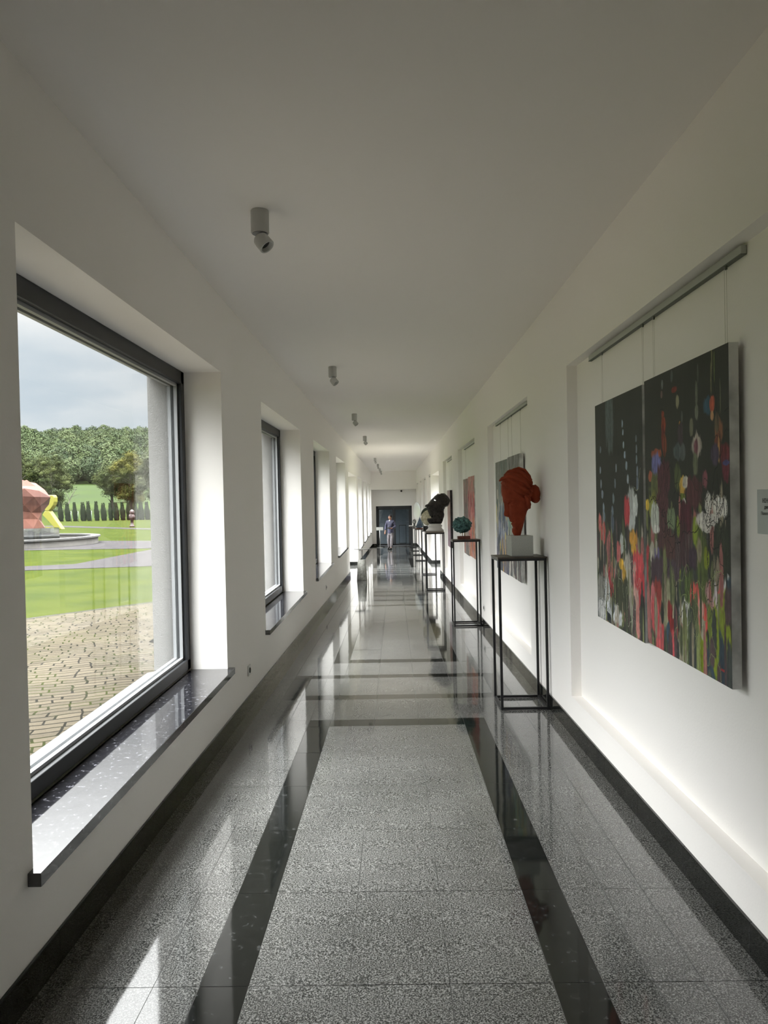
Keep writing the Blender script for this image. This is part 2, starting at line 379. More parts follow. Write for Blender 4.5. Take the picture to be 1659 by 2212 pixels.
names = ['white ceiling spotlight nearest the camera, above the first window', 'second white ceiling spotlight, between first and second windows', 'third white ceiling spotlight along the corridor ceiling',
         'fourth white ceiling spotlight, last one before the glazed crossing', 'fifth white ceiling spotlight, first one beyond the glazed crossing', 'sixth white ceiling spotlight along the corridor ceiling',
         'seventh white ceiling spotlight, near the far header', 'farthest white ceiling spotlight, just before the far header']
for i, y in enumerate((3.84, 8.36, 12.99, 17.63, 27.15, 31.9, 36.4, 39.6)):
    o = proto if i == 0 else copy_tree(proto)
    o.location = (-.655, y, CEIL); tag(o, names[i], 'spotlight', 'ceiling spotlights in a row')

# ================================================================ PICTURE RAILS AND CORDS
def rail(ya, yb, z, cords, lab):
    t = emp('picture_rail', (XB, (ya + yb) / 2, z)); yo = (ya + yb) / 2
    g = G(); g.box(-.022, 0, ya - yo, yb - yo, -.016, .016); g.obj('rail_profile', m_alu, t, bevel=.002)
    g = G(); g.box(-.0235, -.002, ya - yo, yb - yo, -.019, -.0155); g.obj('rail_lip', m_ledge, t)
    for y, zl in cords:
        g = G(); g.tube([(-.017, y - yo, -.016), (-.017, y - yo, zl - z)], .0007, 5); g.tube([(-.017, y - yo + .018, -.016), (-.017, y - yo + .018, zl - z)], .0007, 5)
        g.obj('hanging_cord', m_wire, t)
        G().box(-.020, -.014, y - yo - .002, y - yo + .008, -.034, -.018).obj('hook', m_ledge, t)
    return tag(t, lab, 'picture rail', 'picture rails at the top of the niches')
rail(2.74, 4.86, 2.425, [(2.87, 2.10), (3.66, 2.10), (3.82, 2.10), (4.56, 2.09)], 'grey metal picture rail above the dark floral paintings, nearest the camera')
rail(7.12, 9.30, 2.435, [(7.5, 1.97), (8.05, 1.97), (8.3, 1.96), (8.9, 1.96)], 'grey metal picture rail above the grey and blue striped paintings')
rail(11.68, 13.5, 2.415, [(11.7, 1.87), (13.2, 1.86)], 'grey metal picture rail above the pink and red striped paintings')
rail(15.95, 17.75, 2.40, [(16.6, 1.72), (17.1, 1.71)], 'grey metal picture rail above the narrow mauve painting')
rail(25.3, 26.9, 2.31, [], 'short picture rail in the first niche beyond the crossing')
rail(29.0, 31.0, 2.31, [], 'short picture rail in the second niche beyond the crossing')
rail(33.3, 35.4, 2.31, [], 'short picture rail in the third niche beyond the crossing')
rail(37.6, 39.8, 2.31, [], 'farthest picture rail, in the last niche before the door')

# ================================================================ PAINTINGS
m_canvas = M('painted_canvas', (1, 1, 1), 0.55, spec=0.25, vcol='paint', bump=0.25, bscale=420)
m_canvas_edge = M('canvas_edge', (0.62, 0.62, 0.61), 0.8, var=0.30, scale=9)
m_canvas_dark = M('canvas_edge_dark', (0.04, 0.035, 0.04), 0.8, var=0.5, scale=60)
def field(h, w, fy, fx, seed):
    r = np.random.default_rng(seed); gy, gx = max(2, int(fy)), max(2, int(fx)); a = r.random((gy + 1, gx + 1))
    ys = np.linspace(0, gy - 1e-6, h); xs = np.linspace(0, gx - 1e-6, w); iy = ys.astype(int); ix = xs.astype(int); ty = (ys - iy)[:, None]; tx = (xs - ix)[None]
    ty = ty * ty * (3 - 2 * ty); tx = tx * tx * (3 - 2 * tx)
    return (a[iy][:, ix] * (1 - ty) * (1 - tx) + a[iy + 1][:, ix] * ty * (1 - tx) + a[iy][:, ix + 1] * (1 - ty) * tx + a[iy + 1][:, ix + 1] * ty * tx)
def raster(h, w, base, strokes, seed, soft=.25, jit=.5, streak=14, grow=1.0):
    im = np.ones((h, w, 3)) * np.array(base, float); V, U = np.mgrid[0:h, 0:w]; V = 1 - (V + .5) / h; U = (U + .5) / w
    nv = field(h, w, 7, w / 3, seed) ; nf = field(h, w, h / 5, w / 3, seed + 1); nl = field(h, w, 12, 9, seed + 2)
    im *= (1 + .10 * (nl - .5) + .08 * (nv - .5))[..., None]
    rr = random.Random(seed)
    for (u, v, su, sv, r, g_, b) in strokes:
        su *= grow; sv *= grow
        du = (U - u) / su; dv = (V - v) / sv
        d = np.sqrt(np.abs(du) ** 2.3 + np.abs(dv) ** 2.3 + 1e-9)
        off = rr.random() * 9
        d = d + jit * (nv - .5) * .55 + jit * (nf - .5) * .5 + .12 * np.sin(U * 90 + off)
        a = np.clip((1.06 - d) / soft, 0, 1)
        c = np.array((r, g_, b), float)[None, None] * (1 + .30 * (nv - .5) + .20 * (nf - .5))[..., None]
        im = im * (1 - a[..., None]) + c * a[..., None]
    return im
def scribble(im, pts, col, rr, n=3, rad=1):
    h, w, _ = im.shape
    for (u, v, su, sv) in pts:
        for _k in range(n):
            a0 = rr.random() * 6.28; x = u + su * (rr.random() - .5); y = v + sv * (rr.random() - .5)
            for t in range(200):
                a0 += (rr.random() - .5) * .5; x += math.cos(a0) * .0012; y += math.sin(a0) * .0016
                i, j = int((1 - y) * h), int(x * w)
                if 0 <= i < h - rad and 0 <= j < w - rad: im[i:i + rad, j:j + rad] = im[i:i + rad, j:j + rad] * .45 + np.array(col, float) * .55
    return im
def painting(name, ya, yb, z0, z1, img, label, xf=1.2365, thick=.036, edge=None, group=None, cat='painting', tilt=0.0):
    """canvas facing -x; u runs from the far edge (yb) to the near edge (ya)"""
    h, w, _ = img.shape; lin = np.clip(img / 255, 0, 1); lin = np.where(lin <= .04045, lin / 12.92, ((lin + .055) / 1.055) ** 2.4)
    ys = np.linspace(yb, ya, w + 1) - yb; zs = np.linspace(z1, z0, h + 1) - z0
    Y, Z = np.meshgrid(ys, zs); n = (h + 1) * (w + 1)
    # raised paint: thickness follows the strokes
    lum = img.mean(axis=2); rel = np.zeros((h + 1, w + 1)); rel[:h, :w] = (np.abs(np.diff(lum, axis=0, append=lum[-1:])) / 255); rel[-1] = 0; rel[:, -1] = 0; rel[0] = 0; rel[:, 0] = 0
    Xc = -np.clip(rel, 0, .3) * .004
    co_ = np.stack([Xc, Y, Z], -1).reshape(-1, 3)
    idx = np.arange(n).reshape(h + 1, w + 1); q = np.stack([idx[:-1, :-1], idx[1:, :-1], idx[1:, 1:], idx[:-1, 1:]], -1).reshape(-1, 4)
    L, Hh = ya - yb, z1 - z0
    box = np.array([(0, 0, 0), (0, L, 0), (0, L, Hh), (0, 0, Hh), (thick, 0, 0), (thick, L, 0), (thick, L, Hh), (thick, 0, Hh)], float)
    co_ = np.vstack([co_, box]); faces = q.tolist() + [[n + i for i in f] for f in ((4, 5, 6, 7), (0, 1, 5, 4), (1, 2, 6, 5), (2, 3, 7, 6), (3, 0, 4, 7))]
    me = bpy.data.meshes.new(name); me.from_pydata(co_.tolist(), [], faces); me.update()
    me.materials.append(m_canvas); me.materials.append(edge or m_canvas_edge)
    mi = [0] * len(q) + [1] * 5; me.polygons.foreach_set('material_index', mi)
    at = me.color_attributes.new('paint', 'FLOAT_COLOR', 'CORNER')
    cols = np.ones((len(q), 4, 4)); cols[..., :3] = lin.reshape(-1, 1, 3); arr = np.concatenate([cols.reshape(-1, 4), np.ones((20, 4)) * .4]); at.data.foreach_set('color', arr.ravel())
    o = bpy.data.objects.new(name, me); o.location = (xf, yb, z0); o.rotation_euler = (0, tilt, 0); link(o)
    return tag(o, label, cat, group)
def parse(s): return [tuple(float(x) for x in it.split()) for it in s.split(';')]
SA = "0.351 0.913 0.085 0.137 95 105 105;0.624 0.876 0.014 0.014 150 165 180;0.635 0.838 0.014 0.014 150 165 180;0.643 0.787 0.014 0.016 160 175 190;0.663 0.743 0.017 0.016 150 165 180;0.696 0.698 0.017 0.018 160 175 190;0.719 0.641 0.017 0.018 170 180 190;0.887 0.799 0.012 0.014 120 130 140;0.889 0.758 0.012 0.015 130 140 150;0.887 0.717 0.012 0.016 130 145 155;0.897 0.669 0.015 0.020 130 140 155;0.901 0.621 0.021 0.027 110 120 135;0.125 0.788 0.017 0.016 120 130 140;0.117 0.693 0.017 0.017 140 150 165;0.131 0.629 0.017 0.019 140 150 165;0.160 0.581 0.021 0.020 140 150 165;0.182 0.519 0.020 0.020 150 165 180;0.191 0.481 0.024 0.031 130 145 160;0.483 0.693 0.011 0.019 140 150 160;0.453 0.628 0.015 0.019 130 140 155;0.416 0.562 0.019 0.022 130 145 155;0.390 0.503 0.023 0.022 120 135 150;0.389 0.451 0.030 0.044 90 100 115;0.778 0.515 0.083 0.082 195 200 198;0.861 0.535 0.043 0.040 215 220 218;0.689 0.509 0.050 0.056 200 80 85;0.087 0.449 0.042 0.039 205 120 115;0.170 0.404 0.053 0.046 210 100 95;0.316 0.339 0.065 0.067 200 125 120;0.317 0.258 0.061 0.059 195 125 105;0.320 0.214 0.038 0.044 185 60 70;0.596 0.368 0.062 0.039 185 190 185;0.509 0.330 0.039 0.043 200 110 110;0.667 0.314 0.040 0.042 60 68 62;0.805 0.399 0.063 0.034 215 160 70;0.816 0.353 0.047 0.027 220 170 70;0.680 0.239 0.099 0.090 185 180 168;0.571 0.283 0.042 0.023 225 180 70;0.620 0.236 0.041 0.042 190 150 60;0.638 0.189 0.034 0.028 190 145 60;0.894 0.296 0.103 0.053 205 85 90;0.814 0.239 0.069 0.060 215 150 145;0.918 0.212 0.078 0.072 205 75 82;0.821 0.141 0.068 0.060 215 170 160;0.874 0.067 0.045 0.059 220 150 140;0.104 0.119 0.116 0.084 135 135 128;0.111 0.044 0.103 0.046 205 205 203;0.249 0.114 0.055 0.082 225 228 230;0.529 0.147 0.182 0.071 62 66 50;0.691 0.118 0.085 0.109 68 74 58;0.352 0.157 0.034 0.037 160 50 60;0.425 0.055 0.124 0.037 225 228 230;0.491 0.033 0.064 0.021 205 208 210;0.253 0.026 0.047 0.019 40 45 52;0.375 0.079 0.037 0.022 70 75 80;0.722 0.201 0.019 0.068 120 125 70;0.778 0.071 0.028 0.067 160 165 145;0.799 0.021 0.025 0.040 60 62 58;0.959 0.087 0.035 0.103 40 44 42"
SB = "0.263 0.960 0.012 0.015 120 125 125;0.253 0.925 0.012 0.012 135 110 110;0.390 0.975 0.013 0.017 90 95 95;0.422 0.925 0.030 0.010 130 60 50;0.463 0.881 0.019 0.022 150 145 120;0.513 0.825 0.010 0.017 90 95 92;0.484 0.806 0.008 0.008 190 130 60;0.490 0.771 0.029 0.034 75 65 70;0.270 0.852 0.018 0.013 165 75 55;0.277 0.815 0.028 0.036 150 70 48;0.272 0.768 0.025 0.042 120 50 45;0.699 0.948 0.007 0.031 95 100 92;0.681 0.886 0.011 0.032 120 125 110;0.678 0.827 0.017 0.024 125 130 115;0.621 0.783 0.021 0.027 118 118 100;0.675 0.720 0.050 0.037 180 170 160;0.667 0.715 0.020 0.024 120 75 85;0.662 0.662 0.024 0.038 110 115 92;0.844 0.976 0.005 0.045 130 128 100;0.833 0.916 0.005 0.045 135 132 100;0.866 0.952 0.003 0.045 120 135 80;0.920 0.855 0.003 0.054 110 112 90;0.792 0.838 0.033 0.027 60 92 112;0.840 0.838 0.025 0.023 190 95 70;0.839 0.803 0.015 0.015 200 155 115;0.900 0.752 0.039 0.040 140 95 70;0.887 0.778 0.021 0.025 110 95 75;0.886 0.708 0.033 0.030 120 70 55;0.901 0.697 0.008 0.035 195 145 95;0.864 0.684 0.040 0.030 75 65 85;0.956 0.684 0.037 0.029 112 50 55;0.961 0.640 0.031 0.039 112 50 62;0.968 0.656 0.031 0.007 80 80 130;0.172 0.716 0.068 0.017 165 90 66;0.172 0.667 0.068 0.046 125 125 182;0.080 0.635 0.036 0.019 170 100 75;0.289 0.743 0.027 0.035 130 70 50;0.450 0.711 0.042 0.026 88 98 100;0.514 0.707 0.036 0.025 95 100 100;0.147 0.578 0.083 0.062 105 110 72;0.109 0.522 0.055 0.050 135 138 72;0.017 0.528 0.031 0.022 220 190 80;0.272 0.624 0.083 0.060 88 52 60;0.246 0.522 0.079 0.060 92 57 62;0.268 0.432 0.102 0.066 88 60 62;0.329 0.380 0.089 0.054 90 62 60;0.449 0.625 0.042 0.040 90 100 65;0.507 0.595 0.035 0.029 228 188 92;0.545 0.605 0.030 0.020 218 212 198;0.512 0.558 0.026 0.011 120 135 60;0.526 0.541 0.018 0.011 215 215 210;0.631 0.571 0.083 0.049 92 56 60;0.543 0.488 0.072 0.050 90 45 56;0.512 0.404 0.055 0.062 82 52 58;0.485 0.352 0.086 0.046 80 58 62;0.623 0.358 0.042 0.033 72 58 72;0.759 0.611 0.023 0.026 142 85 95;0.133 0.485 0.064 0.050 200 205 195;0.155 0.439 0.039 0.016 218 218 212;0.365 0.481 0.053 0.035 125 140 110;0.451 0.453 0.019 0.034 125 140 60;0.644 0.446 0.026 0.043 142 158 60;0.692 0.420 0.026 0.054 110 125 60;0.720 0.325 0.054 0.118 92 104 58;0.769 0.365 0.024 0.032 150 165 50;0.790 0.537 0.035 0.029 230 226 220;0.905 0.527 0.068 0.030 232 228 222;0.748 0.482 0.074 0.026 230 226 220;0.776 0.460 0.038 0.014 230 226 220;0.852 0.488 0.033 0.018 230 226 220;0.161 0.343 0.032 0.031 110 100 142;0.016 0.298 0.042 0.071 170 70 75;0.087 0.346 0.035 0.038 190 185 170;0.224 0.285 0.156 0.049 82 66 76;0.383 0.300 0.087 0.035 84 70 80;0.485 0.278 0.025 0.034 142 158 50;0.541 0.243 0.080 0.062 88 104 58;0.351 0.222 0.027 0.030 150 160 60;0.299 0.170 0.077 0.085 160 158 128;0.164 0.195 0.049 0.056 150 65 60;0.085 0.163 0.046 0.064 212 122 126;0.128 0.117 0.060 0.057 206 92 96;0.174 0.066 0.063 0.044 195 75 80;0.186 0.018 0.053 0.050 202 95 98;0.329 0.143 0.031 0.048 140 45 45;0.376 0.089 0.050 0.048 135 45 45;0.368 0.030 0.053 0.054 206 92 96;0.304 0.075 0.025 0.036 60 82 98;0.490 0.159 0.029 0.034 42 48 46;0.534 0.158 0.068 0.051 228 228 222;0.535 0.091 0.040 0.057 216 216 210;0.533 0.035 0.052 0.057 205 208 195;0.635 0.228 0.051 0.050 218 96 90;0.669 0.177 0.052 0.060 215 125 118;0.745 0.169 0.028 0.048 216 90 85;0.705 0.202 0.025 0.032 216 168 158;0.649 0.115 0.026 0.039 206 152 142;0.609 0.023 0.065 0.078 112 122 82;0.670 0.064 0.019 0.082 150 158 100;0.732 0.061 0.036 0.075 132 150 30;0.876 0.066 0.115 0.083 56 74 88;0.982 0.036 0.061 0.050 50 66 78;0.816 0.259 0.051 0.042 200 155 155;0.809 0.274 0.020 0.026 206 108 108;0.886 0.294 0.020 0.025 206 105 100;0.846 0.261 0.020 0.031 215 205 210;0.943 0.303 0.038 0.031 218 218 218;0.983 0.291 0.025 0.030 58 74 84;0.838 0.117 0.044 0.099 150 166 50;0.789 0.173 0.021 0.047 118 134 60;0.939 0.199 0.043 0.075 142 156 56;0.972 0.128 0.025 0.065 136 150 50;0.564 0.117 0.012 0.068 90 100 70;0.913 0.041 0.042 0.004 170 60 60;0.914 0.396 0.070 0.075 60 66 54;0.227 0.139 0.019 0.037 40 44 42"
rr = random.Random(3)
HA, WA = 400, 262
def under(seed, n, pal, v0, v1):
    r = random.Random(seed); out = []
    for _k in range(n):
        v = v0 + (v1 - v0) * r.random() ** 1.4; out.append((r.random(), v, r.uniform(.008, .028), r.uniform(.03, .10), *r.choice(pal)))
    return out
PAL = [(112, 118, 84), (84, 90, 66), (150, 140, 120), (170, 112, 108), (92, 76, 78), (70, 76, 68), (128, 134, 90), (66, 72, 70), (176, 170, 156)]
imA = raster(HA, WA, (54, 57, 52), under(1, 150, PAL, .0, .42) + parse(SA) + under(5, 34, PAL, .0, .38), 11, grow=1.14)
imA = scribble(imA, [(.20, .09, .2, .1), (.30, .05, .2, .08), (.25, .14, .2, .1)], (28, 34, 44), rr, 5, 1)
imA = scribble(imA, [(.6, .3, .6, .5), (.5, .2, .6, .3), (.7, .2, .4, .3)], (180, 182, 160), rr, 4, 1)
painting('painting', 3.735, 4.60, .805, 2.088, imA, 'dark floral canvas, far half of the nearest pair, white patch at its lower left')
HB, WB = 400, 290
imB = raster(HB, WB, (52, 55, 49), under(2, 190, PAL, .0, .52) + parse(SB) + under(6, 46, PAL, .0, .42), 21, grow=1.14)
imB = scribble(imB, [(.80, .52, .1, .08), (.86, .50, .1, .08), (.76, .47, .1, .08), (.82, .46, .08, .05)], (52, 48, 46), rr, 6, 1)
imB = scribble(imB, [(.28, .58, .1, .1), (.25, .48, .1, .1), (.5, .5, .12, .1), (.46, .42, .1, .1), (.9, .66, .06, .08)], (24, 22, 28), rr, 5, 1)
imB = scribble(imB, [(.6, .08, .3, .2), (.7, .1, .3, .2), (.65, .2, .3, .3), (.5, .3, .3, .3)], (150, 165, 110), rr, 3, 1)
painting('painting', 2.775, 3.70, .820, 2.098, imB, 'large dark floral canvas nearest the camera, with white blossoms and lime leaves')
def stripes(h, w, seed, zones, n=420):
    """zones: list of (v0, v1, palette)"""
    r = random.Random(seed); im0 = zones[0][2][0]; st = []
    for v0, v1, pal in zones:
        for _k in range(int(n * (v1 - v0)) + 20):
            c = r.choice(pal); v = r.uniform(v0, v1); st.append((r.random(), v, r.uniform(.012, .05), r.uniform(.04, .14), *c))
    r.shuffle(st)
    return raster(h, w, im0, st, seed)
P2 = [(.62, 1.02, [(112, 114, 106), (124, 126, 118), (98, 104, 98), (120, 118, 104), (90, 110, 106)]), (.45, .75, [(110, 122, 128), (96, 108, 118), (190, 186, 172), (150, 140, 130), (70, 84, 110)]),
      (.22, .55, [(96, 106, 132), (170, 176, 190), (60, 66, 90), (150, 150, 160), (205, 190, 120)]), (-.02, .28, [(120, 116, 130), (90, 90, 110), (200, 160, 70), (140, 132, 136), (70, 80, 82)])]
im = stripes(300, 190, 5, P2); painting('painting', 8.165, 9.10, .690, 1.957, im, 'striped grey and blue canvas behind the terracotta head, far half of its pair')
P2b = [(.72, 1.02, [(124, 122, 116), (104, 102, 96), (150, 150, 146), (96, 92, 88)]), (.35, .75, [(150, 190, 176), (206, 190, 110), (110, 160, 150), (190, 186, 168), (120, 130, 120)]), (-.02, .4, [(120, 112, 110), (96, 82, 84), (200, 196, 186), (208, 206, 198), (80, 90, 92)])]
im = stripes(300, 190, 6, P2b); painting('painting', 7.36, 8.14, .698, 1.968, im, 'striped grey and teal canvas behind the terracotta head, near half, hung slightly higher')
P3 = [(.7, 1.02, [(120, 116, 106), (150, 92, 88), (106, 112, 102), (170, 120, 110)]), (.4, .8, [(110, 96, 92), (78, 74, 76), (160, 90, 84), (130, 106, 100)]), (-.02, .45, [(104, 106, 110), (140, 130, 126), (190, 120, 106), (92, 96, 98), (176, 150, 130)])]
im = stripes(220, 140, 8, P3, 300); painting('painting', 12.515, 13.34, .567, 1.862, im, 'striped grey and rose canvas, far half of the pair behind the teal lump')
P3b = [(.7, 1.02, [(190, 112, 108), (200, 130, 122), (150, 60, 58), (176, 150, 130), (110, 116, 100)]), (.35, .8, [(200, 100, 98), (210, 130, 120), (150, 40, 48), (190, 150, 140)]), (-.02, .42, [(206, 130, 90), (214, 150, 110), (196, 90, 96), (200, 190, 170), (120, 122, 112)])]
im = stripes(220, 160, 9, P3b, 300); painting('painting', 11.52, 12.49, .590, 1.880, im, 'striped pink and red canvas with orange foot, near half behind the teal lump')
P4 = [(.6, 1.02, [(150, 130, 124), (140, 116, 112), (128, 108, 106)]), (.3, .7, [(160, 118, 104), (140, 96, 90), (150, 124, 120)]), (-.02, .35, [(150, 124, 134), (140, 112, 130), (120, 100, 112)])]
im = stripes(180, 120, 10, P4, 200); painting('painting', 16.42, 17.33, .440, 1.710, im, 'narrow mauve and brown canvas with a dark edge behind the black bearded head', edge=m_canvas_dark, thick=.05, xf=1.230)

# ================================================================ LABEL, SOCKETS
m_plate = M('label_card', (0.50, 0.53, 0.52), 0.6)
t = emp('wall_label', (XB, 2.55, 1.478)); tag(t, 'pale grey caption card with dark lettering right of the big floral canvas', 'label')
G().box(-.003, 0, -.13, .13, -.078, .078).obj('card', m_plate, t, bevel=.0008)
def text(body, size, parent, loc, rot, mat, align='CENTER', ext=.0004, sx=1.0):
    cu = bpy.data.curves.new('lettering', 'FONT'); cu.body = body; cu.size = size; cu.align_x = align; cu.align_y = 'CENTER'; cu.extrude = ext
    ob = bpy.data.objects.new('lettering', cu); COL.objects.link(ob); bpy.context.view_layer.update()
    me = bpy.data.meshes.new_from_object(ob.evaluated_get(bpy.context.evaluated_depsgraph_get())); bpy.data.objects.remove(ob)
    me.name = 'lettering'; me.materials.append(mat); o = bpy.data.objects.new('lettering', me); o.location = loc; o.rotation_euler = rot; o.scale = (sx, 1, 1)
    return link(o, parent)
m_ink = M('black_ink', (0.02, 0.02, 0.02), 0.6); m_ink2 = M('grey_ink', (0.10, 0.10, 0.10), 0.6)
LR = (math.pi / 2, 0, -math.pi / 2)
text('НІНА В', .021, t, (-.0036, .091, .038), LR, m_ink, 'LEFT')
text('диптих', .018, t, (-.0036, .078, .016), LR, m_ink, 'LEFT')
text('Полотно, олія', .016, t, (-.0036, .101, -.006), LR, m_ink2, 'LEFT')
def socket(side, y, z, lab, name='wall_socket', cat='socket'):
    t = emp(name, (side * HW, y, z)); s = -side
    a, b = sorted((0, s * .010)); G().box(a, b, -.042, .042, -.042, .042).obj('cover_plate', m_white, t, bevel=.003)
    g = G(); g.lathe([(.022, 0), (.022, .004), (.019, .004), (.019, -.004)], c=(s * .010, 0, 0), n=24, ax=(s, 0, 0)); g.obj('socket_well', m_dark if name == 'wall_socket' else m_white, t)
    return tag(t, lab, cat)
socket(-1, 6.12, .165, 'white wall socket on left wall beyond the first window sill')
socket(-1, 13.1, .02, 'small white wall socket low on left wall below the third window')
socket(1, 10.33, .02, 'small white wall socket low on right wall behind the second pedestal')

# ================================================================ PEDESTALS
m_top = M('dark_oak_board', (0.060, 0.045, 0.034), 0.45, var=0.35, scale=14)
def pedestal(h, w=.385, d=.42, s=.02):
    t = emp('display_pedestal', (0, 0, 0)); hw, hd = w / 2, d / 2
    for sx in (-1, 1):
        for sy in (-1, 1):
            xa, xb = sorted((sx * hw, sx * (hw - s))); ya, yb = sorted((sy * hd, sy * (hd - s)))
            G().box(xa, xb, ya, yb, s, h - s - .012).obj('leg', m_black, t, bevel=.0015)
    for nm, z0 in (('bottom_frame', 0), ('top_frame', h - s - .012)):
        g = G(); g.box(-hw, hw, -hd, -hd + s, z0, z0 + s); g.box(-hw, hw, hd - s, hd, z0, z0 + s); g.box(-hw, -hw + s, -hd + s, hd - s, z0, z0 + s); g.box(hw - s, hw, -hd + s, hd - s, z0, z0 + s)
        g.obj(nm, m_black, t, bevel=.0015)
    G().box(-hw - .003, hw + .003, -hd - .003, hd + .003, h - .012, h).obj('top_board', m_top, t, bevel=.0015)
    return t
RX = -math.atan(K)
PED = [(1.012, 6.15, 1.213, 'black steel pedestal nearest the camera, carrying the terracotta head'), (1.005, 10.70, 1.216, 'black steel pedestal carrying the teal lump on brass pins'),
       (.843, 15.78, 1.216, 'black steel pedestal carrying the black bearded head'), (.912, 20.12, 1.19, 'black steel pedestal carrying the cream disc on a black box'),
       (.905, 26.5, 1.125, 'black steel pedestal carrying the blue pyramid'), (.915, 30.5, 1.105, 'black steel pedestal carrying the upright silver disc'),
       (.92, 34.2, 1.095, 'black steel pedestal carrying the small grey head'), (.92, 37.9, 1.09, 'farthest black steel pedestal, carrying a flat white slab')]
def on_top(i, dx=0, dy=0):
    x, y, h, _l = PED[i]; c, s = math.cos(RX), math.sin(RX)
    return (x + dx, y + dy * c - h * s, zf(y) + dy * s + h * c)
proto = {}
for i, (x, y, h, lab) in enumerate(PED):
    o = pedestal(h); o.location = (x, y, zf(y) + .003); o.rotation_euler = (RX, 0, 0); tag(o, lab, 'pedestal', 'black steel pedestals along the right wall')
o = pedestal(1.1, .42, .42); o.location = (.48, 44.4, zf(44.4) + .003); o.rotation_euler = (RX, 0, 0); tag(o, 'black steel pedestal dimly seen through the glass of the end door', 'pedestal')

# ---------------------------------------------------------------- sculpture 1: terracotta head on a granite block
m_terra = M('terracotta', (0.26, 0.046, 0.020), 0.75, spec=0.15, var=0.14, scale=12, bump=0.35, bscale=60)
m_stone = M('light_granite', (0.46, 0.465, 0.43), 0.75, spec=0.2, var=0.22, scale=260, bump=0.15, bscale=200)
def interp(tab, z):
    if z <= tab[0][0]: return tab[0][1]
    for (a, va), (b, vb) in zip(tab, tab[1:]):
        if z <= b: return va + (vb - va) * (z - a) / (b - a)
    return tab[-1][1]
def gs(x, c, w): return math.exp(-((x - c) / w) ** 2)
tx, ty, tz = on_top(0)
hroot = emp('head_sculpture', (tx, ty, tz + .0035), (RX, 0, 0)); tag(hroot, 'terracotta womans head with hair bun, looking down, on grey granite cube', 'sculpture')
G().box(-.066, .110, -.10, .17, 0, .165).obj('granite_block', m_stone, hroot, bevel=.003)
z0h = .163
# outlines in world-like coordinates, later shifted: (z, x) of face without nose, of the back of the skull, and half widths
FACE = [(1.228, .992), (1.245, .980), (1.262, .973), (1.285, .974), (1.297, .982), (1.312, .975), (1.330, .972), (1.338, .969), (1.352, .962), (1.366, .955), (1.392, .950), (1.42, .943), (1.46, .930), (1.495, .921), (1.515, .910), (1.54, .903), (1.57, .895), (1.60, .892), (1.64, .893), (1.66, .896), (1.70, .905), (1.73, .925), (1.755, .945), (1.775, .968), (1.787, 1.000)]
BACK = [(1.228, 1.043), (1.27, 1.054), (1.33, 1.071), (1.39, 1.088), (1.43, 1.100), (1.445, 1.112), (1.47, 1.124), (1.50, 1.127), (1.53, 1.132), (1.60, 1.148), (1.65, 1.150), (1.70, 1.136), (1.74, 1.108), (1.77, 1.075), (1.787, 1.040)]
HALF = [(1.228, .020), (1.26, .032), (1.32, .044), (1.38, .055), (1.44, .070), (1.50, .084), (1.56, .098), (1.62, .106), (1.67, .104), (1.72, .088), (1.76, .058), (1.787, .020)]
g = G(); NZ, NA = 190, 150; vs_ = []; fs = []
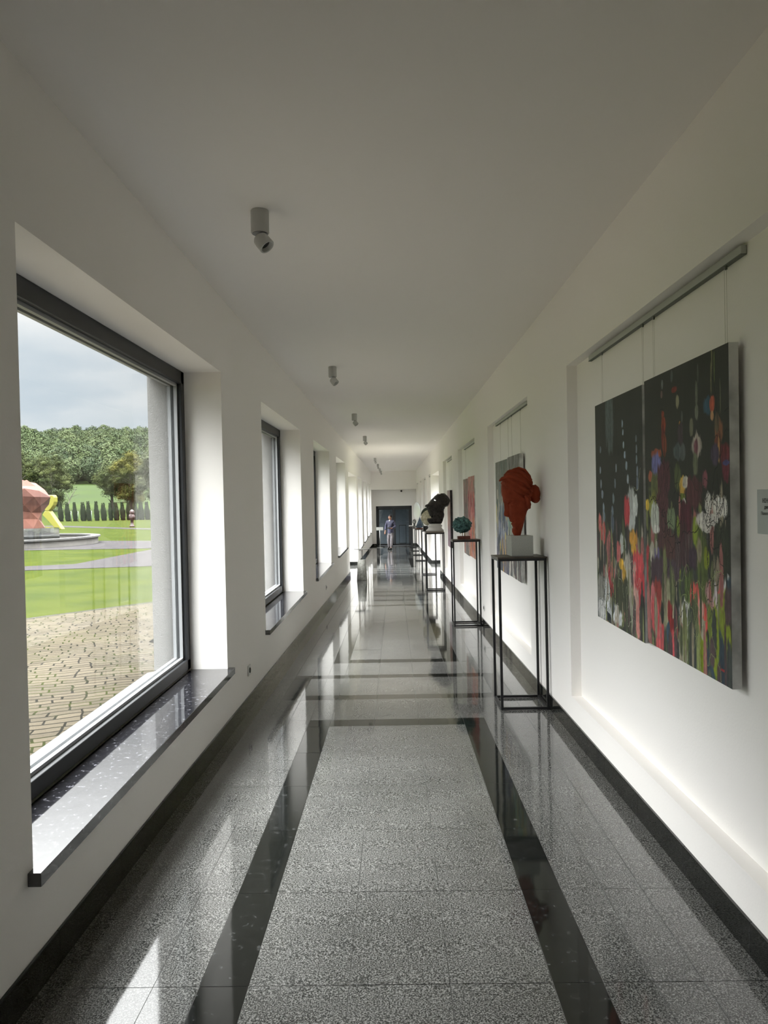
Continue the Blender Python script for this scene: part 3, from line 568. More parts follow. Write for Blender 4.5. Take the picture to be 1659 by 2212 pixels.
for iz in range(NZ):
    z = 1.228 + (1.787 - 1.228) * iz / (NZ - 1)
    xf_, xb_, hy = interp(FACE, z), interp(BACK, z), interp(HALF, z); xc = xf_ + (xb_ - xf_) * .45
    for ia in range(NA):
        a = 2 * math.pi * ia / NA; ca, sa = math.cos(a), math.sin(a)
        ex = .82 if ca > 0 else .9
        rx = (xc - xf_) if ca > 0 else (xb_ - xc)
        x = xc - math.copysign(abs(ca) ** ex, ca) * rx; y = math.copysign(abs(sa) ** .85, sa) * hy
        fr = max(0, ca)
        # nose
        nose = (gs(z, 1.405, .030) * .010 + max(0, min(1, (1.545 - z) / .14)) * (1 if z > 1.392 else math.exp(-((1.392 - z) / .006) ** 2)) * .024)
        x -= nose * 1.12 * math.exp(-(y / (.010 + .009 * max(0, (1.50 - z) / .1))) ** 2) * (fr > 0)
        # eye sockets, lids, brow, cheek
        ey = abs(y)
        x += fr * .016 * gs(ey, .040, .020) * gs(z, 1.495, .020)
        x -= fr * .009 * gs(ey, .040, .017) * gs(z, 1.492, .010)
        x -= fr * .006 * gs(ey, .042, .030) * gs(z, 1.528, .010)
        side = 0
        side -= .024 * gs(x, .957, .013) * gs(z, 1.499, .013)                      # inner corner of the eye
        side += .007 * gs(x, .976, .014) * gs(z, 1.490, .009) - .006 * gs(x, .978, .018) * gs(z, 1.478, .004) - .008 * gs(x, .972, .024) * gs(z, 1.507, .005)
        side += .009 * gs(x, .965, .035) * gs(z, 1.527 - (x - .96) * .15, .010)      # brow
        if 1.385 < z < 1.50: side -= .013 * gs(x, .944 + (1.50 - z) * .06, .0075) * min(1, (z - 1.385) / .01)   # crease beside the nose
        side += .008 * gs(x, .985, .03) * gs(z, 1.44, .03) - .007 * gs(x, .978, .012) * gs(z, 1.337, .006) + .004 * gs(x, .99, .02) * gs(z, 1.30, .02)
        y += math.copysign(min(1, ey / .012), y) * side
        x -= fr * .006 * math.exp(-(y / .018) ** 2) * (gs(z, 1.350, .007) + gs(z, 1.326, .007)) - fr * .008 * math.exp(-(y / .02) ** 2) * gs(z, 1.338, .0035)
        # hair: waves sweeping back from the brow
        # hairline falls from the brow to the nape; the hair stands proud of the skin in swept waves
        edge = 1.655 - .95 * max(0, x - .90) if x < 1.0 else 1.56 - 1.05 * (x - 1.0)
        hair = max(0, min(1, (z - edge) / .012)); q_ = z + .62 * (x - .90); band = gs(q_, 1.800 + .02 * ey, .0055) + gs(q_, 1.828, .005)
        wv = math.sin(q_ * 150 + 14 * (x - .9)) * .0034 + math.sin(q_ * 62 - 20 * (x - .9)) * .0050 - .010 * band * (x > .97)
        out_ = Vector((x - xc, y, 0)); L_ = out_.length or 1; out_ /= L_
        x += out_.x * hair * (.004 + wv * .6); y += out_.y * hair * (.011 + wv * 1.3)
        vs_.append((x - tx, y + .0, z - 1.228 + z0h))
for iz in range(NZ - 1):
    for ia in range(NA):
        a, b = iz * NA + ia, iz * NA + (ia + 1) % NA; fs.append((a, b, b + NA, a + NA))
fs.append(tuple(range(NA))); fs.append(tuple((NZ - 1) * NA + i for i in reversed(range(NA)))); g.add(vs_, fs, 0, True)
hd_ = g.obj('head', m_terra, hroot, loc=(0, .035, 0))
def HP(x, y, z): return (x - tx, y + .035, z - 1.228 + z0h)
g = G()
g.ico(HP(1.163, 0, 1.572), .062, 3, .10, 2.2, (.80, .85, 1.18), seed=3); g.ico(HP(1.160, 0, 1.60), .05, 3, .08, 2.2, (.95, .9, .95), seed=5); g.ico(HP(1.172, 0, 1.535), .042, 3, .08, 2.2, (.9, .9, .95), seed=8)
g.obj('hair_bun', m_terra, hroot)
g = G()
for s in (-1, 1):
    lock = lambda pts, r: g.tube([HP(p[0], p[1] * 1.10, p[2] + .004) for p in pts], r, 14)
    lock([(.880, s * .010, 1.682), (.905, s * .03, 1.700), (.945, s * .062, 1.712), (1.00, s * .086, 1.70), (1.06, s * .098, 1.665), (1.11, s * .088, 1.61)], [.007, .014, .019, .020, .018, .012])
    lock([(.92, s * .01, 1.725), (.96, s * .035, 1.755), (1.01, s * .055, 1.757), (1.06, s * .07, 1.73), (1.10, s * .072, 1.68), (1.13, s * .055, 1.62)], [.008, .016, .018, .019, .017, .010])
    lock([(1.00, s * .0, 1.775), (1.035, s * .02, 1.780), (1.08, s * .035, 1.760), (1.115, s * .04, 1.71), (1.137, s * .03, 1.65)], [.008, .014, .016, .016, .010])
    lock([(.90, s * .055, 1.665), (.93, s * .078, 1.655), (.965, s * .094, 1.628), (1.00, s * .100, 1.595), (1.05, s * .100, 1.57), (1.10, s * .085, 1.55)], [.005, .010, .013, .014, .013, .008])
    lock([(1.07, s * .092, 1.56), (1.09, s * .088, 1.51), (1.10, s * .080, 1.47), (1.108, s * .062, 1.45)], [.010, .016, .018, .011])
g.obj('hair_locks', m_terra, hroot)

# ---------------------------------------------------------------- sculpture 2: teal lump on brass pins
m_teal = M('verdigris_bronze', (0.010, 0.040, 0.042), 0.55, metal=.2, col2=(0.10, 0.22, 0.21), scale=26, bump=1.0, bscale=26)
m_brass = M('brass', (0.55, 0.40, 0.20), 0.3, metal=1); m_wood = M('reddish_wood', (0.12, 0.035, 0.022), 0.5, var=0.3, scale=20)
tx2, ty2, tz2 = on_top(1)
r2 = emp('lump_sculpture', (tx2, ty2, tz2 + .0035), (RX, 0, 0)); tag(r2, 'lumpy teal oval sculpture on two brass pins and a wooden block', 'sculpture')
G().box(-.105, .072, -.06, .10, 0, .046).obj('wood_block', m_wood, r2, bevel=.002)
g = G(); g.tube([(-.032, 0, .046), (-.032, 0, .12)], .005); g.tube([(-.004, .01, .046), (-.004, .01, .12)], .006); g.obj('brass_pins', m_brass, r2)
g = G(); g.ico((-.038, 0, .205), .112, 5, .22, 3.2, (1.18, .95, .96), seed=4)
for q in range(60):
    v = Vector((random.gauss(0, 1), random.gauss(0, 1), random.gauss(0, 1))).normalized()
    g.ico((-.038 + v.x * .118, v.y * .094, .203 + v.z * .094), random.uniform(.014, .026), 2, .3, 2.0, seed=q)
g.obj('lump', m_teal, r2)

# ---------------------------------------------------------------- sculpture 3: black bearded head fragment on a white moulded base
m_blkb = M('blackened_bronze', (0.025, 0.019, 0.016), 0.36, metal=.2, var=.5, scale=18, bump=0.9, bscale=34)
m_plasterbase = M('white_base_paint', (0.60, 0.58, 0.55), 0.6)
tx3, ty3, tz3 = on_top(2)
r3 = emp('bearded_head_sculpture', (tx3, ty3, tz3 + .0035), (RX, 0, 0)); tag(r3, 'black bearded head fragment with cut-off crown on round white moulded base', 'sculpture')
G().box(-.19, .19, -.19, .19, 0, .022).obj('base_slab', M('tan_slab', (0.30, 0.25, 0.21), 0.6), r3, bevel=.002)
g = G(); g.lathe([(.175, .022), (.188, .030), (.190, .045), (.182, .058), (.165, .066), (.150, .082), (.140, .100), (.138, .112), (.150, .124), (.155, .140), (.146, .155), (.128, .165), (.125, .182)], n=56, c=(.01, 0, 0)); g.obj('moulded_base', m_plasterbase, r3)
bz = tz3 + .18
F3 = [(1.03, .772), (1.06, .735), (1.10, .706), (1.13, .700), (1.142, .71), (1.150, .80), (1.165, .80), (1.20, .765), (1.26, .735), (1.31, .719), (1.36, .700), (1.385, .694), (1.400, .676), (1.412, .652), (1.424, .654), (1.442, .682), (1.46, .715), (1.50, .752), (1.54, .785), (1.58, .830), (1.62, .872), (1.645, .905), (1.668, .930)]
B3 = [(1.03, .975), (1.07, .998), (1.11, 1.018), (1.16, 1.035), (1.22, 1.047), (1.26, 1.040), (1.30, 1.038), (1.34, 1.048), (1.38, 1.085), (1.40, 1.135), (1.43, 1.170), (1.48, 1.182), (1.52, 1.178), (1.56, 1.163), (1.60, 1.140), (1.64, 1.105), (1.668, 1.065)]
H3 = [(1.03, .085), (1.10, .105), (1.20, .120), (1.30, .130), (1.40, .145), (1.50, .150), (1.58, .140), (1.64, .115), (1.668, .09)]
g = G(); NZ, NA = 80, 64; vs_ = []; fs = []
for iz in range(NZ):
    z = 1.03 + (1.668 - 1.03) * iz / (NZ - 1); xf_, xb_, hy = interp(F3, z), interp(B3, z), interp(H3, z); xc = (xf_ + xb_) / 2
    for ia in range(NA):
        a = 2 * math.pi * ia / NA; ca, sa = math.cos(a), math.sin(a)
        x = xc - math.copysign(abs(ca) ** .9, ca) * (xb_ - xf_) / 2; y = math.copysign(abs(sa) ** .85, sa) * hy * (1 - .35 * max(0, ca) ** 2)
        zz = z
        if iz == NZ - 1: zz = z - (.030 if .935 < x < .985 else 0)
        nn = noise.fractal(Vector((x * 14, y * 14, z * 14)), 1, 2, 3) * .009 + (.006 * math.sin(math.hypot(x - 1.06, z - 1.52) * 130) if z > 1.40 and x > .95 else 0)
        vs_.append((x - tx3 + nn * -ca, y + nn * sa, zz - 1.03 + .18))
for iz in range(NZ - 1):
    for ia in range(NA):
        a, b = iz * NA + ia, iz * NA + (ia + 1) % NA; fs.append((a, b, b + NA, a + NA))
fs.append(tuple(range(NA))); fs.append(tuple((NZ - 1) * NA + i for i in reversed(range(NA)))); g.add(vs_, fs, 0, True)
head3 = g.obj('head', m_blkb, r3)
cut = G(); c_ = (.8635 - tx3, 0, 1.528 - 1.03 + .18)
cut.prism([(c_[0] - .027, c_[2]), (c_[0] - .004, c_[2] + .024), (c_[0] + .030, c_[2] - .006), (c_[0] + .008, c_[2] - .022)], -.4, .4, 'y')
cut.prism([(.942 - tx3, .76 + .0), (.942 - tx3, 1.655 - 1.03 + .18), (.984 - tx3, 1.650 - 1.03 + .18), (.984 - tx3, .95)], -.4, .4, 'y')
cut.v = cut.v; cuto = cut.obj('cutter', m_blkb, r3)
bo = head3.modifiers.new('b', 'BOOLEAN'); bo.operation = 'DIFFERENCE'; bo.object = cuto; bo.solver = 'EXACT'; bo.use_self = True
bake(head3); bpy.data.objects.remove(cuto)
g = G(); rc = random.Random(5)
def curl(x, y, z, r, s):
    n = 12; nrm = Vector((x - .88, y * 1.6, 0)).normalized(); u = Vector((0, 0, 1)); w_ = nrm.cross(u).normalized(); pts = []; rad = []
    for k in range(n):
        a = k / (n - 1) * 7.2 * s; q = r * (1 - .8 * k / (n - 1)); p = Vector((x - tx3, y, z - 1.03 + .18)) + w_ * math.cos(a) * q + u * math.sin(a) * q + nrm * (.001 + .010 * k / (n - 1)); pts.append(p); rad.append(.0078 - .002 * k / (n - 1))
    g.tube(pts, rad, 6)
for q in range(430):
    z = rc.uniform(1.045, 1.42); a = rc.uniform(-math.pi, math.pi); xf_, xb_, hy = interp(F3, z), interp(B3, z), interp(H3, z); xc = (xf_ + xb_) / 2
    if z > 1.38 and math.cos(a) < -.2: continue
    x = xc - math.cos(a) * (xb_ - xf_) / 2 * .97; y = math.copysign(abs(math.sin(a)) ** .85, math.sin(a)) * hy * (1 - .35 * max(0, math.cos(a)) ** 2) * .97
    curl(x, y, z, rc.uniform(.013, .021), rc.choice((-1, 1)))
g.obj('beard_curls', m_blkb, r3)

# ---------------------------------------------------------------- sculptures 4 to 8, smaller and farther along
m_cream = M('cream_stone', (0.30, 0.27, 0.18), 0.8, col2=(0.52, 0.48, 0.36), scale=16, bump=.6, bscale=30); m_dgreen = M('dark_green_patina', (0.02, 0.03, 0.018), .6)
X, Yq, Z = on_top(3); r4 = emp('disc_sculpture', (X, Yq, Z + .0035), (RX, 0, 0)); tag(r4, 'cream textured disc with dark green rim on a black box', 'sculpture')
G().box(-.14, .14, -.10, .10, 0, .115).obj('black_box', m_black, r4, bevel=.003)
g = G(); g.ico((.045, 0, .345), .235, 4, .06, 4, (1, .32, 1), seed=2); g.obj('disc', m_cream, r4)
g = G(); n = 26
pts = [(.045 + .238 * math.cos(a), 0, .345 + .238 * math.sin(a)) for a in [math.radians(60 + 108 * i / n) for i in range(n + 1)]]
g.tube(pts, [.010 + .035 * math.sin(math.pi * i / n) for i in range(n + 1)], 10); g.obj('green_rim', m_dgreen, r4)
m_blue = M('blue_grey_glaze', (0.020, 0.035, 0.055), .45, col2=(0.07, 0.11, 0.17), scale=9)
X, Yq, Z = on_top(4); r5 = emp('pyramid_sculpture', (X, Yq, Z + .0035), (RX, 0, 0)); tag(r5, 'blue-grey pyramid sculpture on a reddish wooden slab', 'sculpture')
G().box(-.15, .15, -.12, .12, 0, .03).obj('wood_slab', m_wood, r5, bevel=.002)
v = [(-.16, -.08, .06), (.10, -.09, .05), (.13, .09, .06), (-.13, .10, .06), (.0, 0, .43), (-.04, -.02, .03), (.04, 0, .40), (-.03, .03, .36)]
G().add(v, [(0, 1, 4), (1, 2, 4), (2, 3, 4), (3, 0, 4), (0, 5, 1), (1, 5, 2), (2, 5, 3), (3, 5, 0)]).obj('pyramid', m_blue, r5, bevel=.006)
G().add([(.04, -.02, .10), (.16, .05, .04), (.09, .09, .30), (.04, .02, .40), (.05, .10, .05)], [(0, 1, 2), (0, 2, 3), (0, 4, 1), (1, 4, 2), (2, 4, 3), (3, 4, 0)]).obj('green_fin', M('grey_green_glaze', (0.10, 0.14, 0.12), .5), r5)
m_silver = M('brushed_silver', (0.75, 0.76, 0.76), .28, metal=.6)
X, Yq, Z = on_top(5); r6 = emp('silver_disc_sculpture', (X, Yq, Z + .0035), (RX, 0, 0)); tag(r6, 'large upright silver oval disc seen almost edge-on against white wall', 'sculpture')
g = G(); g.tube([(.02, 0, .02), (.02, 0, .34)], .012, 10); g.box(-.07, .11, -.08, .08, 0, .022); g.obj('stand', m_silver, r6)
g = G(); g.lathe([(.34, -.012), (.37, -.006), (.37, .006), (.34, .016), (.20, .022), (0.001, .022)], c=(.02, 0, .685), n=64, ax=(-.93, -.36, .0)); g.obj('disc', m_silver, r6)
m_greyst = M('mottled_grey_stone', (0.05, 0.055, 0.05), .5, col2=(0.30, 0.30, 0.28), scale=11)
X, Yq, Z = on_top(6); r7 = emp('small_head_sculpture', (X, Yq, Z + .0035), (RX, 0, 0)); tag(r7, 'small mottled grey head sculpture with white markings on square block', 'sculpture')
G().box(-.07, .05, -.06, .06, 0, .06).obj('stone_block', m_greyst, r7, bevel=.003)
g = G(); g.tube([(-.01, 0, .055), (-.01, 0, .16)], [.045, .04], 14); g.ico((-.01, 0, .245), .10, 3, .12, 2, (.9, 1, 1.15), seed=9); g.obj('head', m_greyst, r7)
g = G(); g.tube([(-.05, -.085, .25), (-.02, -.098, .232), (.02, -.095, .228)], .010, 8); g.tube([(-.045, -.085, .215), (.0, -.09, .205)], .008, 8); g.obj('white_markings', m_white, r7)
X, Yq, Z = on_top(7); r8 = emp('white_slab_sculpture', (X, Yq, Z + .0035), (RX, 0, 0)); tag(r8, 'flat white slab lying on the farthest pedestal', 'sculpture')
G().box(-.19, .10, -.12, .12, 0, .045).obj('slab', m_white, r8, bevel=.006)

# ================================================================ SIDE TABLE, SIGN, CAMERA
m_conc = M('rough_concrete', (0.30, 0.30, 0.275), .85, spec=.2, var=.25, scale=16, bump=.4, bscale=50)
t = emp('side_table', (-.832, 18.68, zf(18.68) + .003), (RX, 0, 0)); tag(t, 'small table of thin round top on metal stem and tapered concrete foot', 'side table')
g = G(); g.lathe([(.128, 0), (.130, .006), (.100, .505), (.094, .512)], n=48); g.obj('concrete_foot', m_conc, t)
g = G(); g.tube([(.01, 0, .51), (.01, 0, .765)], .0085, 12); g.obj('stem', M('dull_steel', (.12, .12, .12), .4, metal=.6), t)
g = G(); g.lathe([(.200, 0), (.205, .003), (.205, .012), (.202, .015)], c=(.01, 0, .765), n=56); g.obj('table_top', M('grey_table_top', (.12, .12, .115), .35), t)
t = emp('sign_stand', (-.762, 38.7, zf(38.7) + .003), (RX, 0, 0)); tag(t, 'white sign plate on a slim pole with round foot before the door', 'sign')
m_sign = M('white_sign', (.62, .63, .60), .5)
g = G(); g.lathe([(.17, 0), (.17, .010), (.03, .016)], n=40); g.obj('round_foot', M('silver_paint', (.45, .45, .44), .4), t)
g = G(); g.tube([(0, 0, .012), (0, 0, .93)], .016, 12); g.obj('pole', bpy.data.materials['silver_paint'], t)
G().box(-.175, .175, -.012, -.002, .90, 1.06).obj('sign_plate', m_sign, t, bevel=.002)
t = emp('security_camera', (.417, Y1, 1.955)); tag(t, 'small black dome camera on the end wall above the doors', 'security camera')
g = G(); g.lathe([(.055, 0), (.055, .02), (.045, .03)], n=32, ax=(0, -1, 0)); g.obj('mount', m_dark, t)
g = G(); g.ico((0, -.045, 0), .045, 3); g.obj('dome', M('black_gloss', (.01, .01, .01), .1), t)

# ================================================================ PERSON
m_skin = M('skin', (0.34, 0.17, 0.11), .55); m_hair = M('dark_hair', (0.012, 0.009, 0.008), .6)
m_jack = M('slate_jacket', (0.050, 0.050, 0.085), .8, var=.4, scale=12); m_trou = M('grey_trousers', (0.17, 0.155, 0.165), .85, var=.25, scale=9)
m_shoe = M('black_shoes', (0.012, 0.012, 0.012), .5)
def skin(name, V, E, mat, parent, sub=2, smooth=True):
    """V: list of (x, y, z, radius); first vertex is the root"""
    me = bpy.data.meshes.new(name); me.from_pydata([v[:3] for v in V], E, []); me.materials.append(mat)
    o = bpy.data.objects.new(name, me); link(o, parent)
    o.modifiers.new('s', 'SKIN'); sv = me.skin_vertices[0].data
    for i, v in enumerate(V):
        r = v[3]; sv[i].radius = (r, r) if not isinstance(r, tuple) else r; sv[i].use_root = (i == 0)
    u = o.modifiers.new('u', 'SUBSURF'); u.levels = sub; u.render_levels = sub
    bake(o); o.data.polygons.foreach_set('use_smooth', [True] * len(o.data.polygons)); return o
p = emp('person', (-.19, 36.3, zf(36.3) + .002), (0, 0, math.radians(-24))); tag(p, 'man in slate hooded jacket and grey trousers walking, head turned left, holding a phone', 'person')
body = [(0, 0, .92, .085), (0, 0, 1.05, .09), (0, 0, 1.20, .11), (0, .0, 1.33, .11), (0, .0, 1.405, .055), (0, -.01, 1.46, .055), (-.012, -.015, 1.515, .078), (-.010, -.008, 1.585, .088), (-.004, 0, 1.645, .055)]
E_ = [(i, i + 1) for i in range(8)]
def chain(V, E, start, pts):
    prev = start
    for q in pts: V.append(q); E.append((prev, len(V) - 1)); prev = len(V) - 1
    return prev
rh = chain(body, E_, 3, [(-.17, 0, 1.345, .062), (-.245, .02, 1.10, .044), (-.255, -.07, .87, .028), (-.256, -.095, .815, .030)])
lh = chain(body, E_, 3, [(.17, 0, 1.345, .062), (.255, .01, 1.11, .044), (.13, -.19, 1.03, .028), (.085, -.235, 1.035, .030)])
for k, dx in enumerate((-.016, -.005, .006, .016)):
    chain(body, E_, rh, [(-.256 + dx, -.115, .785, .009), (-.256 + dx, -.118, .755 + .004 * k, .008), (-.256 + dx, -.100, .735 + .004 * k, .007)])
    chain(body, E_, lh, [(.060, -.262, 1.040 + dx, .009), (.035, -.270, 1.045 + dx, .008), (.030, -.250, 1.047 + dx, .007)])
chain(body, E_, rh, [(-.225, -.105, .80, .009), (-.220, -.118, .775, .008)])
chain(body, E_, lh, [(.080, -.235, 1.065, .009), (.055, -.250, 1.08, .008)])
chain(body, E_, 0, [(-.075, 0, .80, .065), (-.10, -.03, .47, .055), (-.105, .05, .10, .036), (-.105, -.06, .045, .030)])
chain(body, E_, 0, [(.075, 0, .80, .065), (.09, -.09, .48, .055), (.085, -.14, .10, .036), (.085, -.25, .045, .030)])
b_ = skin('body', body, E_, m_skin, p)
# face: turned to the person's right
f = Vector((-.82, -.57, 0)).normalized(); s_ = Vector((0, 0, 1)).cross(f)
hc = Vector((-.010, -.008, 1.57))
g = G(); g.tube([hc + f * .080 + Vector((0, 0, .02)), hc + f * .098 + Vector((0, 0, -.012)), hc + f * .080 + Vector((0, 0, -.020))], [.008, .013, .009], 8); g.obj('nose', m_skin, b_)
for q in (-1, 1):
    G().ico(hc + s_ * (.085 * q) + Vector((0, 0, -.005)), .018, 2, sc=(.6, 1, 1.4)).obj('ear', m_skin, b_)
    G().ico(hc + f * .076 + s_ * (.030 * q) + Vector((0, 0, .014)), .006, 2).obj('eye', m_dark, b_)
g = G(); g.tube([hc + f * .078 + s_ * -.022 + Vector((0, 0, -.042)), hc + f * .084 + Vector((0, 0, -.043)), hc + f * .078 + s_ * .022 + Vector((0, 0, -.042))], .006, 6); g.obj('mouth', M('lips', (.20, .07, .055), .5), b_)
g = G(); g.ico(hc + Vector((.0, .0, .062)) - f * .018, .086, 3, .06, 3, (1, 1, .62)); g.ico(hc - f * .036 + Vector((0, 0, .02)), .076, 3, .05, 3, (.9, .9, .95)); g.obj('hair', m_hair, p)
jk = [(0, 0, .755, (.170, .140)), (0, 0, .84, (.165, .135)), (0, 0, 1.02, (.15, .125)), (0, 0, 1.20, (.165, .135)), (0, .0, 1.34, (.135, .115)), (0, .015, 1.42, (.075, .08))]; je = [(0, 1), (1, 2), (2, 3), (3, 4), (4, 5)]
chain(jk, je, 4, [(-.175, 0, 1.345, .078), (-.255, .02, 1.10, .062), (-.256, -.05, .92, .050)])
chain(jk, je, 4, [(.175, 0, 1.345, .078), (.265, .01, 1.10, .062), (.155, -.165, 1.035, .048)])
skin('jacket', jk, je, m_jack, p)
g = G(); g.ico((.02, .075, 1.42), .085, 3, .1, 2, (1.25, .7, .75)); g.obj('hood', m_jack, p)
g = G(); g.ico((-.005, -.085, 1.40), .035, 2, sc=(1, .6, 1.3)); g.obj('shirt_collar', m_white, p)
tr = [(0, 0, .97, (.120, .105)), (0, 0, .90, (.135, .11)), (0, 0, .84, (.13, .11))]; te = [(0, 1), (1, 2)]
chain(tr, te, 2, [(-.088, 0, .74, .088), (-.105, -.03, .47, .078), (-.108, .045, .09, .060)])
chain(tr, te, 2, [(.088, -.02, .74, .088), (.095, -.09, .48, .078), (.088, -.135, .09, .060)])
skin('trousers', tr, te, m_trou, p)
for x, y in ((-.105, .0), (.085, -.19)):
    g = G(); g.ico((x, y, .052), .07, 3, sc=(.80, 2.2, .80)); g.obj('shoe', m_shoe, p)
ph = G().box(-.012, .012, -.035, .035, -.075, .075).obj('mobile_phone', m_dark, bevel=.004)
ph.location = p.matrix_basis @ Vector((.022, -.292, 1.065)); ph.rotation_euler = (math.radians(70), 0, math.radians(60)); tag(ph, 'dark mobile phone held in the walking mans left hand', 'phone')

# ================================================================ OUTSIDE
m_lawn = M('mown_lawn', (0.0105, 0.0165, 0.0004), .95, spec=.03, col2=(0.0170, 0.0225, 0.0008), scale=.9, bump=.3, bscale=40)
m_path = M('grey_path', (0.022, 0.0205, 0.0212), .95, spec=.03, var=.1, scale=3)
m_field = M('meadow', (0.016, 0.027, 0.003), .95, spec=.05, col2=(0.010, 0.017, 0.004), scale=.05)
def brick_mat():
    mt = bpy.data.materials.new('paving_setts'); mt.use_nodes = True; t = mt.node_tree; b = t.nodes['Principled BSDF']; tc_ = t.nodes.new('ShaderNodeTexCoord')
    mp_ = t.nodes.new('ShaderNodeMapping'); mp_.inputs['Rotation'].default_value = (0, 0, math.radians(-20)); t.links.new(tc_.outputs['Object'], mp_.inputs['Vector'])
    wv = t.nodes.new('ShaderNodeTexNoise'); wv.inputs['Scale'].default_value = 1.5; t.links.new(tc_.outputs['Object'], wv.inputs['Vector'])
    va = t.nodes.new('ShaderNodeMixRGB'); va.blend_type = 'ADD'; va.inputs[0].default_value = .22; t.links.new(mp_.outputs[0], va.inputs[1]); t.links.new(wv.outputs['Color'], va.inputs[2])
    br = t.nodes.new('ShaderNodeTexBrick'); br.inputs['Scale'].default_value = 1; br.inputs['Brick Width'].default_value = .27; br.inputs['Row Height'].default_value = .115
    br.inputs['Mortar Size'].default_value = .011; br.offset = .41; br.offset_frequency = 2; br.squash = .72; br.squash_frequency = 3
    br.inputs['Mortar Smooth'].default_value = .3; br.inputs['Bias'].default_value = 0
    br.inputs['Color1'].default_value = (.044, .037, .026, 1); br.inputs['Color2'].default_value = (.030, .0255, .018, 1); t.links.new(va.outputs[0], br.inputs['Vector'])
    n = t.nodes.new('ShaderNodeTexNoise'); n.inputs['Scale'].default_value = 2.2; n.inputs['Detail'].default_value = 4; t.links.new(tc_.outputs['Object'], n.inputs['Vector'])
    r = t.nodes.new('ShaderNodeValToRGB'); r.color_ramp.elements[0].position = .42; r.color_ramp.elements[0].color = (.005, .0045, .003, 1); r.color_ramp.elements[1].position = .58; r.color_ramp.elements[1].color = (.010, .0125, .0015, 1)
    t.links.new(n.outputs['Fac'], r.inputs['Fac']); t.links.new(r.outputs['Color'], br.inputs['Mortar']); t.links.new(br.outputs['Color'], b.inputs['Base Color'])
    b.inputs['Roughness'].default_value = .95; b.inputs['Specular IOR Level'].default_value = .05
    bp = t.nodes.new('ShaderNodeBump'); bp.inputs['Strength'].default_value = .5; bp.inputs['Distance'].default_value = .02; bp.invert = True
    t.links.new(br.outputs['Fac'], bp.inputs['Height']); t.links.new(bp.outputs['Normal'], b.inputs['Normal']); return mt
def zg(x, y):
    ax = abs(x); near = min(-.25, zf(min(max(y, -10), 46)) - .22); k = min(1, max(0, (ax - 2.9) / 1.1)); k = k * k * (3 - 2 * k); return near * (1 - k) - .25 * k
def hill(x, y):
    s = y * .91 - x * .41 if x < 0 else y * .91 + x * .41
    tab = [(95, -.25), (130, 2.2), (165, 5.2), (187, 6.6), (240, 15.0), (330, 27.6), (380, 31), (900, 34)]
    return interp(tab, s) + (1.2 * math.sin(x * .021 + 1) + .5 * math.sin(x * .07 + y * .05)) * min(1, max(0, (s - 150) / 80))
def ground(name, xs, ys, fz, mat, skip=None):
    vs_ = [(x, y, fz(x, y)) for y in ys for x in xs]; n = len(xs)
    fs = [(j * n + i, j * n + i + 1, (j + 1) * n + i + 1, (j + 1) * n + i) for j in range(len(ys) - 1) for i in range(n - 1)]
    o = G().add(vs_, fs, 0, True).obj(name, mat); return struct(o)
ysn = [-80 + 5 * i for i in range(14)] + [-10 + 2 * i for i in range(29)] + [47, 52, 60, 70, 80, 92]
ground('lawn', [-160, -110, -70, -50, -30, -20, -12, -8, -5, -4, -3.7, -3.4, -3.1, -2.9, -2.4, XR + .0], ysn, zg, m_lawn)
ground('lawn', [1.76, 2.4, 2.9, 3.1, 3.4, 3.7, 4, 5, 8, 12, 30, 80, 160], ysn, zg, m_lawn)
ground('lawn', [-2.2, 2.2], [46.5, 92], lambda x, y: -.25, m_lawn)
m_apron = M('bounce_apron', (.10, .09, .075), .9, spec=.1, var=.2, scale=9)  # pale ground strips, added to bounce neutral daylight through the glazing
ysa = [-10 + 2 * i for i in range(29)]
ground('bounce_apron', [-4.6, -4.2, -3.9, -3.6, -3.3, -3.0, -2.7, XR + .0], [y for y in ysa if y >= 16], lambda x, y: zg(x, y) + .006, m_apron)
ground('bounce_apron', [1.76, 2.7, 3.0, 3.3, 3.6, 3.9, 4.2, 5.5], ysa, lambda x, y: zg(x, y) + .006, m_apron)
xs = [-420 + 15 * i for i in range(57)]; ys_ = [92 + 7 * i for i in range(20)] + [232 + 20 * i for i in range(20)]
ground('hillside', xs, ys_, lambda x, y: hill(x, y) if y > 93 else -.25, m_field)
def flat(name, poly, dz, mat, follow=False):
    bm = bmesh.new(); vs_ = [bm.verts.new((x, y, -.25 + dz)) for x, y in poly]; bm.faces.new(vs_); bmesh.ops.recalc_face_normals(bm, faces=bm.faces)
    me = bpy.data.meshes.new(name); bm.to_mesh(me); bm.free(); me.materials.append(mat); o = bpy.data.objects.new(name, me); link(o)
    if me.polygons[0].normal.z < 0: me.flip_normals()
    return struct(o)
PL = lambda x: 11.70 + (x + 5.843) * (13.494 - 11.699) / (-4.318 + 5.843)
flat('terrace_paving', [(XR - .0, -12), (XR, 8.4), (-3.2, 9.6), (-3.6, PL(-3.6)), (-5.843, 11.70), (-26.0, -12)], .012, brick_mat())
flat('terrace_paving', [(XR, 8.4), (XR, 50), (-3.0, 50), (-3.2, 9.6)], .0, PAVE, True) if False else None
flat('terrace_kerb', [(-3.6, PL(-3.6)), (-26.0, -12), (-26.12, -12), (-3.6, PL(-3.6) + .14)], .016, m_path)
flat('garden_path', [(-24, 17.9), (-10.31, 20.67), (-6.82, 21.37), (-4.2, 21.9), (-4.2, 36), (-11.42, 35.69), (-14.88, 36.87), (-20, 39.0), (-26, 40), (-26, 33), (-14.95, 30.03), (-12.5, 29.95), (-9.5, 29.7), (-9.6, 26), (-9.71, 22.6), (-11.01, 22.09), (-24, 19.0)], .010, m_path)
